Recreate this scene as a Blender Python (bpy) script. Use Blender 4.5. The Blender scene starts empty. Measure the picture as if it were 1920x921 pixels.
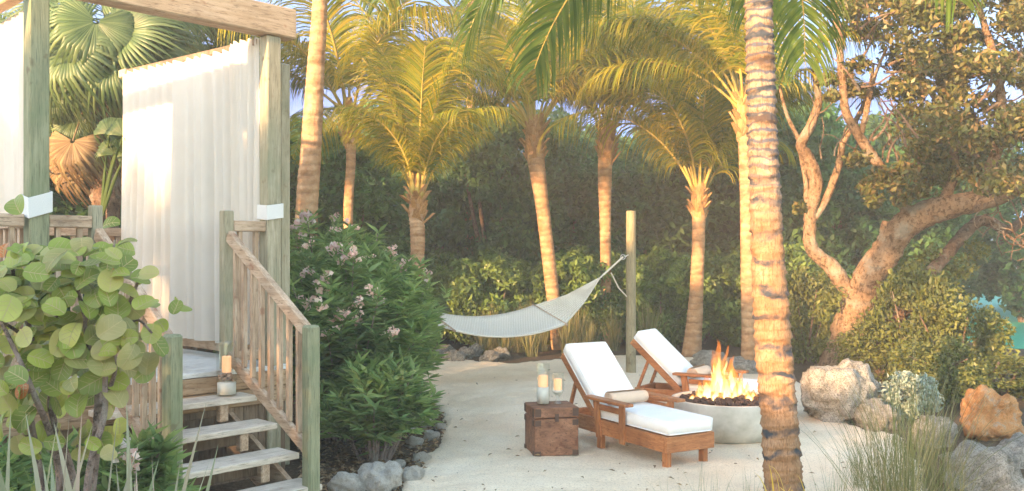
import bpy, math, random
import numpy as np
from mathutils import Vector, Matrix, noise
F = 1700.0; CX = 960.0; CY = 480.0; H = 1.8
R = math.radians
scene = bpy.context.scene
COL = scene.collection
rnd = random.Random(7)
nrng = np.random.default_rng(11)

def P(px, py, d):
    return Vector(((px-CX)/F*d, d, H+(CY-py)/F*d))
def G(px, d):
    return Vector(((px-CX)/F*d, d, 0))

# ---------------------------------------------------------------- materials
class NT:
    def __init__(s, name):
        s.m = bpy.data.materials.new(name); s.m.use_nodes = True
        s.t = s.m.node_tree; s.t.nodes.clear()
    def n(s, typ, **kw):
        nd = s.t.nodes.new(typ)
        for k, v in kw.items():
            if k.startswith('_'): setattr(nd, k[1:], v)
            else: nd.inputs[k.replace('__', ' ')].default_value = v
        return nd
    def l(s, a, b): s.t.links.new(a, b)
    def ramp(s, fac, stops, interp='LINEAR'):
        r = s.t.nodes.new('ShaderNodeValToRGB'); cr = r.color_ramp; cr.interpolation = interp
        while len(cr.elements) < len(stops): cr.elements.new(0.5)
        for e, (p, c) in zip(cr.elements, stops):
            e.position = p; e.color = (*c, 1) if len(c) == 3 else c
        s.l(fac, r.inputs[0]); return r.outputs[0]
    def coords(s, scale=(1,1,1), angle=0.0):
        tc = s.n('ShaderNodeTexCoord'); out = tc.outputs['Object']
        if angle:
            vr = s.n('ShaderNodeVectorRotate', _rotation_type='Z_AXIS'); vr.inputs['Angle'].default_value = -angle
            s.l(out, vr.inputs['Vector']); out = vr.outputs[0]
        mp = s.n('ShaderNodeMapping'); mp.inputs['Scale'].default_value = scale
        s.l(out, mp.inputs['Vector']); return mp.outputs[0]
    def noise(s, vec, scale, detail=4, rough=.6):
        nd = s.n('ShaderNodeTexNoise', Scale=scale, Detail=detail, Roughness=rough)
        s.l(vec, nd.inputs['Vector']); return nd.outputs[0]
    def mix(s, fac, a, b, mode='MIX'):
        nd = s.n('ShaderNodeMix', _data_type='RGBA', _blend_type=mode)
        if hasattr(fac, 'node'): s.l(fac, nd.inputs[0])
        else: nd.inputs[0].default_value = fac
        for i, x in ((6, a), (7, b)):
            if hasattr(x, 'node'): s.l(x, nd.inputs[i])
            else: nd.inputs[i].default_value = (*x, 1)
        return nd.outputs[2]
    def out(s, col, rough=.7, bump=None, bstr=.3, bdist=.01, transl=0, spec=.3, tcol=None, extra=None):
        b = s.n('ShaderNodeBsdfPrincipled', Roughness=rough)
        b.inputs['Specular IOR Level'].default_value = spec
        if hasattr(col, 'node'): s.l(col, b.inputs['Base Color'])
        else: b.inputs['Base Color'].default_value = (*col, 1)
        if extra:
            for k, v in extra.items(): b.inputs[k].default_value = v
        if bump is not None:
            bp = s.n('ShaderNodeBump', Strength=bstr, Distance=bdist)
            s.l(bump, bp.inputs['Height']); s.l(bp.outputs[0], b.inputs['Normal'])
        o = s.n('ShaderNodeOutputMaterial'); sh = b.outputs[0]
        if transl:
            tr = s.n('ShaderNodeBsdfTranslucent')
            c = tcol if tcol is not None else col
            if hasattr(c, 'node'): s.l(c, tr.inputs[0])
            else: tr.inputs[0].default_value = (*c, 1)
            mx = s.n('ShaderNodeMixShader'); mx.inputs[0].default_value = transl
            s.l(sh, mx.inputs[1]); s.l(tr.outputs[0], mx.inputs[2]); sh = mx.outputs[0]
        s.l(sh, o.inputs[0]); return s.m

def leaf_mat(name, cols, transl=.4, rough=.45, patch=0.8, spec=.4):
    t = NT(name)
    g = t.n('ShaderNodeNewGeometry')
    k = len(cols)
    c = t.ramp(g.outputs['Random Per Island'], [(i/(k-1) if k > 1 else 0, c) for i, c in enumerate(cols)])
    v = t.coords()
    nz = t.noise(v, patch, 2)
    br = t.ramp(nz, [(.35, (.75,.75,.75)), (.65, (1.25,1.2,1.05))])
    c = t.mix(1.0, c, br, 'MULTIPLY')
    return t.out(c, rough, transl=transl, spec=spec)

def wood_mat(name, c1, c2, c3, scale=(6,6,1), angle=0, rough=.75, stain=None):
    t = NT(name)
    v = t.coords(scale, angle)
    a = t.noise(v, 4, 6, .65)
    c = t.ramp(a, [(.3, c1), (.5, c2), (.72, c3)])
    v2 = t.coords((1,1,1), angle)
    b = t.noise(v2, 2.2, 3)
    vf = t.coords((scale[0]*4, scale[1]*4, scale[2]*2.2), angle)
    g_ = t.noise(vf, 5, 4, .7)
    c = t.mix(t.ramp(g_, [(.36,(.75,.75,.75)),(.46,(0,0,0))]), c, tuple(x*.5 for x in c1))
    kn = t.noise(v2, 9, 2)
    c = t.mix(t.ramp(kn, [(.66,(0,0,0)),(.74,(.7,.7,.7))]), c, (c1[0]*.8, c1[1]*.55, c1[2]*.5))
    st = stain or tuple(x*.55 for x in c1)
    f = t.ramp(b, [(.48, (0,0,0)), (.7, (.6,.6,.6))])
    c = t.mix(f, c, st)
    v3 = t.coords((scale[0]*3, scale[1]*3, scale[2]*2), angle)
    return t.out(c, rough, bump=t.noise(v3, 5, 5, .7), bstr=.5, bdist=.006)

TH = math.atan2(.727, .687)     # direction of v measured from +x
VV = Vector((.687, .727, 0)); UU = Vector((.727, -.687, 0))
M = {}
gw = ((.17,.18,.105), (.26,.265,.16), (.34,.34,.22))
M['post'] = wood_mat('green_treated_wood', *gw, scale=(7,7,.6), stain=(.14,.19,.10))
M['post_grey'] = wood_mat('grey_treated_wood', (.25,.225,.15), (.36,.32,.22), (.46,.41,.31), scale=(7,7,.6), stain=(.2,.22,.14))
rw = ((.34,.22,.14), (.50,.36,.25), (.62,.49,.37))
M['rail_v'] = wood_mat('weathered_wood_along', *rw, scale=(.6,7,7), angle=TH)
M['rail_u'] = wood_mat('weathered_wood_across', *rw, scale=(7,.6,7), angle=TH)
M['baluster'] = wood_mat('weathered_wood_upright', *rw, scale=(7,7,.6))
M['beam'] = wood_mat('pale_beam_wood', (.38,.26,.16), (.52,.37,.24), (.62,.47,.33), scale=(.5,8,8), angle=TH)
M['tread'] = wood_mat('bleached_tread_wood', (.54,.45,.35), (.68,.59,.49), (.77,.70,.61), scale=(.5,8,8), angle=TH)
M['deck'] = wood_mat('white_deck_paint', (.62,.60,.56), (.74,.73,.70), (.8,.8,.78), scale=(.5,8,8), angle=TH, rough=.5)
M['fascia'] = wood_mat('brown_fascia_wood', (.28,.17,.09), (.40,.26,.15), (.5,.36,.24), scale=(.5,8,8), angle=TH)
M['skirt'] = wood_mat('brown_skirt_wood', (.14,.09,.06), (.22,.15,.10), (.3,.22,.15), scale=(9,9,.7))
M['teak'] = wood_mat('oiled_teak', (.26,.095,.035), (.40,.16,.06), (.52,.24,.10), scale=(9,1,9), rough=.5)
M['teak_x'] = wood_mat('oiled_teak_cross', (.26,.095,.035), (.40,.16,.06), (.52,.24,.10), scale=(1,9,9), rough=.5)
M['teak_z'] = wood_mat('oiled_teak_upright', (.26,.095,.035), (.40,.16,.06), (.52,.24,.10), scale=(9,9,1), rough=.5)
M['chest'] = wood_mat('aged_red_brown_wood', (.13,.055,.03), (.24,.11,.06), (.33,.17,.10), scale=(1.2,6,6), rough=.6, stain=(.08,.04,.025))
M['pole'] = wood_mat('timber_pole_wood', (.18,.155,.09), (.29,.245,.15), (.38,.32,.21), scale=(8,8,.7))

t = NT('metal_dark'); M['iron'] = t.out((.10,.06,.045), .6, extra={'Metallic': .4})
t = NT('steel'); M['steel'] = t.out((.5,.5,.48), .35, extra={'Metallic': .9})

def fabric(name, col, sc=400, transl=0, wr=.3):
    t = NT(name); v = t.coords()
    w = t.noise(v, sc, 2); w2 = t.noise(v, 7, 4)
    c = t.mix(t.ramp(w2, [(.3,(0,0,0)),(.7,(.5,.5,.5))]), col, tuple(x*.9 for x in col))
    mx = t.n('ShaderNodeMath', _operation='MULTIPLY_ADD'); t.l(w2, mx.inputs[0]); mx.inputs[1].default_value = 3; t.l(w, mx.inputs[2])
    return t.out(c, .95, bump=mx.outputs[0], bstr=wr, bdist=.006, transl=transl, spec=.1)
M['curtain'] = fabric('curtain_linen', (.84,.78,.70), transl=.4, wr=.15)
M['cushion'] = fabric('cushion_canvas', (.84,.85,.85), wr=.35)
M['towel'] = fabric('beige_terry', (.70,.54,.41), 150, wr=.8)
M['band'] = fabric('white_cotton', (.70,.70,.69))
def hammock_mat():
    t = NT('hammock_rope_weave'); v = t.coords()
    w1 = t.n('ShaderNodeTexWave', Scale=9, Distortion=.6); w1.bands_direction = 'X'; t.l(v, w1.inputs[0])
    w2 = t.n('ShaderNodeTexWave', Scale=9, Distortion=.6); w2.bands_direction = 'Y'; t.l(v, w2.inputs[0])
    m = t.n('ShaderNodeMath', _operation='MAXIMUM'); t.l(w1.outputs[1], m.inputs[0]); t.l(w2.outputs[1], m.inputs[1])
    c = t.ramp(m.outputs[0], [(.3,(.76,.71,.62)),(.8,(.87,.83,.75))])
    return t.out(c, .9, bump=m.outputs[0], bstr=.6, bdist=.01, transl=.25)
M['hammock'] = hammock_mat()
t = NT('cotton_rope'); M['rope'] = t.out((.62,.58,.5), .9)

def sand_mat():
    t = NT('coral_sand'); v = t.coords()
    a = t.noise(v, .9, 5); b = t.noise(v, 60, 4, .8); c3 = t.noise(v, 9, 4)
    c = t.ramp(a, [(.3,(.76,.60,.43)),(.55,(.86,.72,.54)),(.75,(.89,.78,.62))])
    c = t.mix(t.ramp(b, [(.36,(.6,.6,.6)),(.5,(0,0,0))]), c, (.42,.33,.25))
    m = t.n('ShaderNodeMath', _operation='MULTIPLY_ADD'); t.l(b, m.inputs[0]); m.inputs[1].default_value=.35; t.l(c3, m.inputs[2])
    return t.out(c, .95, bump=m.outputs[0], bstr=.6, bdist=.035, spec=.1)
M['sand'] = sand_mat()
def soil_mat():
    t = NT('mulch_soil'); v = t.coords()
    a = t.noise(v, 1.3, 5); b = t.noise(v, 30, 5, .8)
    c = t.ramp(b, [(.3,(.05,.035,.022)),(.5,(.13,.09,.06)),(.65,(.25,.18,.12)),(.8,(.36,.29,.21))])
    c = t.mix(t.ramp(a, [(.5,(0,0,0)),(.7,(.5,.5,.5))]), c, (.07,.08,.035))
    return t.out(c, .95, bump=b, bstr=1, bdist=.03, spec=.1)
M['soil'] = soil_mat()
t = NT('lagoon_water'); v = t.coords(); M['water'] = t.out((.03,.34,.20), .6, bump=t.noise(v, 5, 3), bstr=.25, bdist=.03, spec=.5)

def rock_mat(name, c1, c2, c3, pits=26, dk=.85):
    t = NT(name); v = t.coords()
    a = t.noise(v, 5, 6, .65); b = t.noise(v, 34, 5, .75)
    vo = t.n('ShaderNodeTexVoronoi', Scale=pits); t.l(v, vo.inputs['Vector'])
    c = t.ramp(a, [(.32,c1),(.5,c2),(.7,c3)])
    c = t.mix(t.ramp(b, [(.38,(dk,dk,dk)),(.50,(0,0,0))]), c, tuple(x*.45 for x in c1))
    m = t.n('ShaderNodeMath', _operation='MULTIPLY_ADD'); t.l(vo.outputs[0], m.inputs[0]); m.inputs[1].default_value=.5; t.l(b, m.inputs[2])
    return t.out(c, .95, bump=m.outputs[0], bstr=1, bdist=.035, spec=.1)
M['rock'] = rock_mat('pitted_limestone', (.22,.21,.18), (.44,.41,.36), (.68,.64,.57), 20, .9)
M['rock_w'] = rock_mat('white_coral_rock', (.60,.54,.45), (.80,.75,.66), (.86,.83,.77), 26, .5)
M['rock_o'] = rock_mat('sun_tinted_rock', (.50,.23,.09), (.68,.36,.15), (.52,.43,.34), 12, .4)  # orange sunlight painted into the stone colour

def trunk_mat(name, c1, c2, c3, ring, rscale, ramt=.5):
    t = NT(name); v = t.coords()
    a = t.noise(v, 7, 5, .7)
    vv = t.coords((1.0,1.0,1))
    w = t.n('ShaderNodeTexWave', Scale=rscale, Distortion=(6 if ramt > .8 else 3.2), Detail=4); w.bands_direction='Z'
    w.inputs['Detail Scale'].default_value = 2.0
    t.l(vv, w.inputs[0])
    c = t.ramp(a, [(.3,c1),(.5,c2),(.7,c3)])
    if ramt > .8:
        w2 = t.n('ShaderNodeTexWave', Scale=5.2, Distortion=5.5, Detail=3); w2.bands_direction='Z'; w2.inputs['Detail Scale'].default_value=1.6
        t.l(vv, w2.inputs[0])
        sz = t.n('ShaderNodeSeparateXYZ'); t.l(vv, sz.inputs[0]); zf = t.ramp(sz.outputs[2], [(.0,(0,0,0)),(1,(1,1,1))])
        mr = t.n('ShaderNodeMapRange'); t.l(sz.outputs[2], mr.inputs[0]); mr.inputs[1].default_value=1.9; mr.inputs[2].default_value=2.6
        c = t.mix(t.mix(1.0, t.ramp(w2.outputs[1], [(.10,(.85,.85,.85)),(.42,(0,0,0))]), mr.outputs[0], 'MULTIPLY'), c, tuple(x*1.2 for x in ring))  # dense upper ring bands, ridge shadow painted into their dark colour
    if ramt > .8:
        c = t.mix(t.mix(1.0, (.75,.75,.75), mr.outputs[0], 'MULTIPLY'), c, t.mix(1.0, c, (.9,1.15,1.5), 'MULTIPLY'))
        fi = t.noise(t.coords((22,22,2.5)), 4, 4, .7)
        c = t.mix(t.ramp(fi, [(.38,(.6,.6,.6)),(.5,(0,0,0))]), c, tuple(x*.5 for x in c1))
    mk = t.noise(t.coords((1,1,1.2)), 4.5, 4, .7)
    f0 = t.ramp(w.outputs[1], [(.06,(ramt,)*3),(.26,(0,0,0))]); f1 = t.ramp(mk, [(.40,(.12,.12,.12)),(.58,(1,1,1))])
    f = t.mix(1.0, f0, f1, 'MULTIPLY')
    c = t.mix(f, c, ring)
    sp = t.noise(t.coords((1,1,2.5)), 2.3, 4)
    c = t.mix(t.ramp(sp, [(.55,(0,0,0)),(.66,(.55,.55,.55))]), c, tuple(x*.5 for x in c1))
    st = t.noise(t.coords((14,14,2)), 3, 4)
    m = t.n('ShaderNodeMath', _operation='ADD'); t.l(w.outputs[1], m.inputs[0]); t.l(st, m.inputs[1])
    return t.out(c, .9, bump=m.outputs[0], bstr=.7, bdist=.02, spec=.1)
M['ptrunk'] = trunk_mat('coconut_trunk', (.29,.15,.075), (.40,.24,.13), (.49,.33,.20), (.18,.11,.07), 2.6, .45)
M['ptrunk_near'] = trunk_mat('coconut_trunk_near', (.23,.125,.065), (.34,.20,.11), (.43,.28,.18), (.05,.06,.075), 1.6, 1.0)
M['boot'] = wood_mat('frond_boot_fibre', (.26,.13,.05), (.42,.23,.09), (.58,.36,.17), scale=(14,14,1.2))
def bark(name, c1,c2,c3):
    t = NT(name); a = t.noise(t.coords((1,1,1)), 6, 6, .7); b = t.noise(t.coords((3,3,1.5)), 9, 5, .7)
    c = t.ramp(a, [(.3,c1),(.5,c2),(.72,c3)])
    st_ = t.noise(t.coords((1,1,.8)), 16, 6, .75)
    c = t.mix(t.ramp(st_, [(.40,(.85,.85,.85)),(.50,(0,0,0))]), c, tuple(x*.45 for x in c1))
    li = t.noise(t.coords((1,1,1)), 3.1, 4)
    c = t.mix(t.ramp(li, [(.55,(0,0,0)),(.65,(.6,.6,.6))]), c, (.36,.34,.28))
    mm = t.n('ShaderNodeMath', _operation='ADD'); t.l(b, mm.inputs[0]); t.l(st_, mm.inputs[1])
    return t.out(c, .9, bump=mm.outputs[0], bstr=1, bdist=.05, spec=.1)
M['bark'] = bark('warm_bark', (.20,.12,.07), (.33,.215,.13), (.43,.31,.21))
M['bark_dark'] = bark('dark_bark', (.10,.06,.04), (.19,.12,.08), (.28,.2,.14))
M['twig'] = bark('grey_twig', (.14,.09,.06), (.24,.16,.11), (.32,.24,.18))
M['gstem'] = bark('shrub_stem', (.24,.17,.14), (.38,.29,.25), (.48,.40,.36))

M['frond'] = leaf_mat('coconut_leaflet', [(.10,.16,.012),(.20,.23,.015),(.32,.29,.02),(.44,.34,.03),(.24,.26,.02),(.12,.18,.015)], .5, .4)
M['frond_g'] = leaf_mat('coconut_leaflet_green', [(.07,.14,.03),(.12,.20,.04),(.18,.25,.05),(.10,.17,.04)], .45, .4)
t = NT('frond_rachis'); M['rachis'] = t.out((.38,.28,.07), .5)
M['fan'] = leaf_mat('fan_leaf', [(.06,.11,.04),(.10,.16,.06),(.16,.22,.09)], .35, .4)
M['fan_dead'] = leaf_mat('dead_fan_leaf', [(.16,.10,.05),(.26,.18,.09),(.34,.26,.14)], .3, .7)
M['forest'] = leaf_mat('forest_leaf', [(.055,.13,.05),(.08,.19,.07),(.12,.27,.09),(.07,.15,.07)], .55, .4, .5)
M['forest2'] = leaf_mat('forest_leaf_olive', [(.07,.13,.05),(.10,.19,.065),(.15,.27,.09),(.09,.16,.07)], .55, .4, .5)
M['forest3'] = leaf_mat('forest_leaf_bright', [(.08,.17,.05),(.12,.24,.07),(.18,.34,.10),(.10,.19,.06)], .55, .4, .5)
M['hedge'] = leaf_mat('hedge_leaf', [(.11,.19,.05),(.16,.26,.07),(.24,.36,.10),(.14,.22,.06)], .45, .4, .9)
M['mang'] = leaf_mat('mangrove_leaf', [(.08,.11,.035),(.15,.17,.05),(.25,.21,.07),(.12,.15,.05),(.32,.21,.10),(.26,.27,.08),(.10,.13,.045)], .45, .4, 1.2)  # tan and golden tones put the sun's tint into the leaf colour
M['shrub'] = leaf_mat('shrub_leaf', [(.09,.12,.03),(.14,.18,.045),(.21,.23,.07),(.15,.17,.05)], .45, .45, 1.5)
M['olea'] = leaf_mat('oleander_leaf', [(.15,.25,.08),(.22,.35,.11),(.33,.45,.16),(.25,.38,.13)], .5, .36, 1.5)
M['pink'] = leaf_mat('pink_petal', [(.75,.48,.47),(.82,.62,.60),(.85,.75,.72)], .4, .6)
M['grape'] = leaf_mat('sea_grape_leaf', [(.20,.27,.06),(.30,.37,.08),(.40,.46,.10),(.50,.50,.16),(.40,.36,.17),(.24,.31,.08),(.36,.44,.09)], .4, .35, 2.5)
t = NT('leaf_vein'); M['vein'] = t.out((.50,.42,.20), .5, transl=.3)
M['grape_r'] = leaf_mat('sea_grape_red_leaf', [(.55,.13,.04),(.62,.24,.07)], .4, .4)
M['grass'] = leaf_mat('grass_blade', [(.11,.14,.05),(.18,.20,.07),(.28,.27,.12),(.36,.32,.19),(.15,.18,.06)], .35, .6)
M['flax'] = leaf_mat('striped_blade', [(.24,.30,.18),(.40,.34,.28),(.34,.38,.26),(.46,.36,.32)], .3, .5)
M['silver'] = leaf_mat('silver_leaf', [(.30,.42,.36),(.40,.50,.46),(.50,.58,.56)], .3, .6)
M['yellow'] = leaf_mat('yellow_leaf', [(.72,.52,.06),(.80,.62,.14)], .4, .5)
M['litter'] = leaf_mat('dry_leaf', [(.20,.12,.06),(.34,.23,.13),(.45,.34,.22),(.14,.09,.05)], .15, .8)
t = NT('cast_concrete'); v = t.coords(); a = t.noise(v, 4, 5); b = t.noise(v, 40, 4)
M['concrete'] = t.out(t.ramp(a, [(.32,(.34,.33,.28)),(.5,(.46,.45,.40)),(.7,(.58,.57,.52))]), .8, bump=b, bstr=.25, bdist=.006)
t = NT('lava_rock'); v = t.coords(); M['lava'] = t.out(t.ramp(t.noise(v, 12, 3), [(.3,(.03,.02,.02)),(.7,(.12,.07,.05))]), .9, bump=t.noise(v, 60, 3), bstr=1, bdist=.01)
t = NT('clear_glass'); g1_ = t.n('ShaderNodeBsdfTransparent', Color=(.97,.98,.97,1)); g2_ = t.n('ShaderNodeBsdfGlossy', Roughness=.05); mx_ = t.n('ShaderNodeMixShader'); mx_.inputs[0].default_value = .06
t.l(g1_.outputs[0], mx_.inputs[1]); t.l(g2_.outputs[0], mx_.inputs[2]); o_ = t.n('ShaderNodeOutputMaterial'); t.l(mx_.outputs[0], o_.inputs[0]); M['glass'] = t.m
def wax():
    t = NT('candle_wax'); v = t.coords()
    b = t.n('ShaderNodeBsdfPrincipled', Roughness=.5); b.inputs['Base Color'].default_value=(.80,.55,.35,1)
    b.inputs['Emission Color'].default_value=(1,.38,.12,1); b.inputs['Emission Strength'].default_value=.09
    o = t.n('ShaderNodeOutputMaterial'); t.l(b.outputs[0], o.inputs[0]); return t.m
M['wax'] = wax()
t = NT('white_sand_fill'); M['wsand'] = t.out((.72,.70,.66), .9)
t = NT('river_pebble'); M['pebble'] = t.out((.35,.24,.18), .5)
def flame_mat(name, c0, c1, c2, e0, e1, a0):
    t = NT(name)
    tc = t.n('ShaderNodeTexCoord'); sx = t.n('ShaderNodeSeparateXYZ'); t.l(tc.outputs['Generated'], sx.inputs[0])
    col = t.ramp(sx.outputs[2], [(0,c0),(.5,c1),(1,c2)])
    em = t.n('ShaderNodeEmission'); t.l(col, em.inputs[0])
    st = t.ramp(sx.outputs[2], [(0,(e0,)*3),(1,(e1,)*3)]); mu = t.n('ShaderNodeMath', _operation='MULTIPLY'); t.l(st, mu.inputs[0]); mu.inputs[1].default_value=1.0; t.l(mu.outputs[0], em.inputs[1])
    nz = t.noise(t.coords((6,6,2.5)), 3, 3)
    al = t.ramp(nz, [(.35,(a0*.45,)*3),(.6,(a0,)*3)])
    tr = t.n('ShaderNodeBsdfTransparent'); mx = t.n('ShaderNodeMixShader'); t.l(al, mx.inputs[0]); t.l(tr.outputs[0], mx.inputs[1]); t.l(em.outputs[0], mx.inputs[2])
    o = t.n('ShaderNodeOutputMaterial'); t.l(mx.outputs[0], o.inputs[0]); return t.m
M['flame'] = flame_mat('flame_outer', (1,.62,.22), (1,.42,.08), (1,.22,.02), .30, .14, .42)
M['flame_in'] = flame_mat('flame_core', (1,.85,.5), (1,.75,.35), (1,.5,.12), .6, .3, .6)

# ---------------------------------------------------------------- mesh tools
def offset_of(parent):
    o = Vector((0,0,0))
    while parent is not None:
        o = o + Vector(parent.location); parent = parent.parent
    return o

class MB:
    def __init__(s): s.v = []; s.f = []
    def add(s, vs, fs):
        b = len(s.v); s.v.extend([tuple(x) for x in vs]); s.f.extend([tuple(b+i for i in f) for f in fs]); return s
    def box(s, c, d, ax=None):
        """box centred at c, full dims d, along axes ax (three vectors)"""
        ax = ax or (Vector((1,0,0)), Vector((0,1,0)), Vector((0,0,1)))
        c = Vector(c); vs = []
        for sz in (-.5,.5):
            for sx, sy in ((-.5,-.5),(.5,-.5),(.5,.5),(-.5,.5)):
                vs.append(c+ax[0]*(sx*d[0])+ax[1]*(sy*d[1])+ax[2]*(sz*d[2]))
        return s.add(vs, [(3,2,1,0),(4,5,6,7),(0,1,5,4),(1,2,6,5),(2,3,7,6),(3,0,4,7)])
    def bar(s, p0, p1, w, h, up=Vector((0,0,1))):
        """w across, h along up"""
        p0 = Vector(p0); p1 = Vector(p1); d = p1-p0; L = d.length; d.normalize()
        side = d.cross(up).normalized(); u2 = side.cross(d).normalized()
        return s.box((p0+p1)/2, (L, w, h), (d, side, u2))
    def tube(s, pts, radii, n=8, cap=True, wob=0, seed=0):
        pts = [Vector(p) for p in pts]
        if not hasattr(radii, '__len__'): radii = [radii]*len(pts)
        rg = random.Random(seed); vs = []; fs = []
        prev = None
        for i, p in enumerate(pts):
            d = (pts[min(i+1,len(pts)-1)]-pts[max(i-1,0)]).normalized()
            if prev is None:
                a = Vector((1,0,0)) if abs(d.x) < .8 else Vector((0,1,0)); x = (a-d*a.dot(d)).normalized()
            else: x = (prev-d*prev.dot(d)).normalized()
            prev = x; y = d.cross(x)
            for k in range(n):
                an = 2*math.pi*k/n; r = radii[i]*(1+(rg.uniform(-wob,wob) if wob else 0))
                vs.append(p+x*(math.cos(an)*r)+y*(math.sin(an)*r))
        for i in range(len(pts)-1):
            for k in range(n):
                a = i*n+k; b = i*n+(k+1)%n; fs.append((a,b,b+n,a+n))
        if cap:
            fs.append(tuple(range(n-1,-1,-1))); fs.append(tuple(len(vs)-n+k for k in range(n)))
        return s.add(vs, fs)
    def lathe(s, prof, c, n=32):
        c = Vector(c); vs = []; fs = []
        for r, z in prof:
            for k in range(n):
                a = 2*math.pi*k/n; vs.append(c+Vector((r*math.cos(a), r*math.sin(a), z)))
        m = len(prof)
        for i in range(m-1):
            for k in range(n):
                a = i*n+k; b = i*n+(k+1)%n; fs.append((a,b,b+n,a+n))
        return s.add(vs, fs)
    def build(s, name, mat, parent=None, smooth=False, bevel=0, seg=1, local=False):
        off = Vector((0,0,0)) if local else offset_of(parent)
        me = bpy.data.meshes.new(name)
        me.from_pydata([(x-off.x, y-off.y, z-off.z) for x, y, z in s.v], [], s.f)
        if smooth: me.polygons.foreach_set('use_smooth', [True]*len(me.polygons))
        me.update(); me.materials.append(M[mat])
        return link(name, me, parent, bevel, seg)

def link(name, me, parent=None, bevel=0, seg=1):
    o = bpy.data.objects.new(name, me); COL.objects.link(o)
    if parent is not None: o.parent = parent
    if bevel:
        m = o.modifiers.new('bevel', 'BEVEL'); m.width = bevel; m.segments = seg; m.limit_method = 'ANGLE'
        m.harden_normals = False
    return o

def np_mesh(name, verts, faces_n, mat, mats=None, smooth=False):
    """verts (N,3), faces_n (K,m) constant-size faces"""
    me = bpy.data.meshes.new(name); verts = np.asarray(verts, dtype=np.float32)
    K, m = faces_n.shape
    me.vertices.add(len(verts)); me.vertices.foreach_set('co', verts.ravel())
    me.loops.add(K*m); me.loops.foreach_set('vertex_index', faces_n.astype(np.int32).ravel())
    me.polygons.add(K); me.polygons.foreach_set('loop_start', np.arange(0, K*m, m, dtype=np.int32))
    me.polygons.foreach_set('loop_total', np.full(K, m, dtype=np.int32))
    if smooth: me.polygons.foreach_set('use_smooth', np.ones(K, dtype=bool))
    me.update(calc_edges=True); me.materials.append(M[mat]); return me

def tag(o, label, cat, group=None, kind=None):
    if label: o['label'] = label
    if cat: o['category'] = cat
    if group: o['group'] = group
    if kind: o['kind'] = kind
    return o
def empty(name, loc, label, cat, group=None):
    o = bpy.data.objects.new(name, None); COL.objects.link(o); o.location = loc; o.empty_display_size = .2
    return tag(o, label, cat, group)
def dup(root, loc, rz=0, sc=1, label=None, group=None):
    r = root.copy(); COL.objects.link(r); r.location = loc; r.rotation_euler = (0,0,rz)
    r.scale = sc if hasattr(sc, '__len__') else (sc, sc, sc)
    if label: r['label'] = label
    if group: r['group'] = group
    for ch in list(root.children):
        c = ch.copy(); COL.objects.link(c); c.parent = r
        for g in list(ch.children):
            d = g.copy(); COL.objects.link(d); d.parent = c
    return r

def unit_rand(n, rg):
    v = rg.normal(size=(n,3)); return v/np.linalg.norm(v, axis=1, keepdims=True)
def leaf_quads(cent, size, aspect, rg, up=.3, jitter=.35, fold=.12, direction=None):
    """diamond leaves with a little fold; returns verts, faces"""
    n = len(cent)
    d = unit_rand(n, rg) if direction is None else direction/np.linalg.norm(direction,axis=1,keepdims=True)
    nn = unit_rand(n, rg); nn[:,2] = np.abs(nn[:,2])+up
    s = np.cross(d, nn); s /= np.linalg.norm(s, axis=1, keepdims=True)+1e-9
    nn = np.cross(s, d)
    L = size*(1+rg.uniform(-jitter, jitter, (n,1))); W = L*aspect
    b = cent-d*L*.5; tip = cent+d*L*.5-nn*L*fold
    l = cent+s*W*.5+nn*L*fold-d*L*.05; r = cent-s*W*.5+nn*L*fold-d*L*.05
    v = np.stack([b,l,tip,r],1).reshape(-1,3)
    f = np.arange(n*4).reshape(n,4); return v, f
def clump_pts(centres, radii, per, rg, shell=.55):
    out = []
    for c, r in zip(centres, radii):
        u = unit_rand(per, rg); rr = (shell+(1-shell)*rg.uniform(0,1,(per,1)))
        out.append(np.array(c)+u*rr*np.array(r))
    return np.concatenate(out)

def smooth_path(pts, k=6):
    """Catmull-Rom through tuples (any length)"""
    P_ = [np.array(p, float) for p in pts]; out = []
    for i in range(len(P_)-1):
        p0 = P_[max(i-1,0)]; p1 = P_[i]; p2 = P_[i+1]; p3 = P_[min(i+2,len(P_)-1)]
        for j in range(k):
            t_ = j/k
            out.append(.5*((2*p1)+(-p0+p2)*t_+(2*p0-5*p1+4*p2-p3)*t_**2+(-p0+3*p1-3*p2+p3)*t_**3))
    out.append(P_[-1]); return out
def px_path(lst, k=6):
    """list of (px,py,d,r_px) -> pts, radii"""
    q = []
    for px, py, d, r in lst:
        p = P(px, py, d); q.append((p.x, p.y, p.z, r/F*d))
    s_ = smooth_path(q, k); return [Vector(a[:3]) for a in s_], [max(.003, a[3]) for a in s_]
# ================================================================ camera, light, sky
cam = bpy.data.cameras.new('camera'); co = bpy.data.objects.new('camera', cam); COL.objects.link(co)
co.location = (0,0,H); co.rotation_euler = (R(90),0,0); cam.sensor_width = 36; cam.lens = F/1920*36
cam.shift_y = (CY-460.5)/1920; cam.clip_start = .05; cam.clip_end = 500; scene.camera = co
SUN = Vector((-.62,-.78,0)).normalized(); SEL = R(13)
sunv = Vector((SUN.x*math.cos(SEL), SUN.y*math.cos(SEL), math.sin(SEL)))
sl = bpy.data.lights.new('sun', 'SUN'); sl.energy = 2.1; sl.angle = R(1.0); sl.color = (1,.59,.28)
so = bpy.data.objects.new('sun', sl); COL.objects.link(so); so.rotation_euler = sunv.to_track_quat('Z','Y').to_euler(); so.location = (-20,-15,10)
w = bpy.data.worlds.new('World'); scene.world = w; w.use_nodes = True
nt = w.node_tree; nt.nodes.clear()
sk = nt.nodes.new('ShaderNodeTexSky'); sk.sky_type = 'NISHITA'; sk.sun_disc = False
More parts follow.
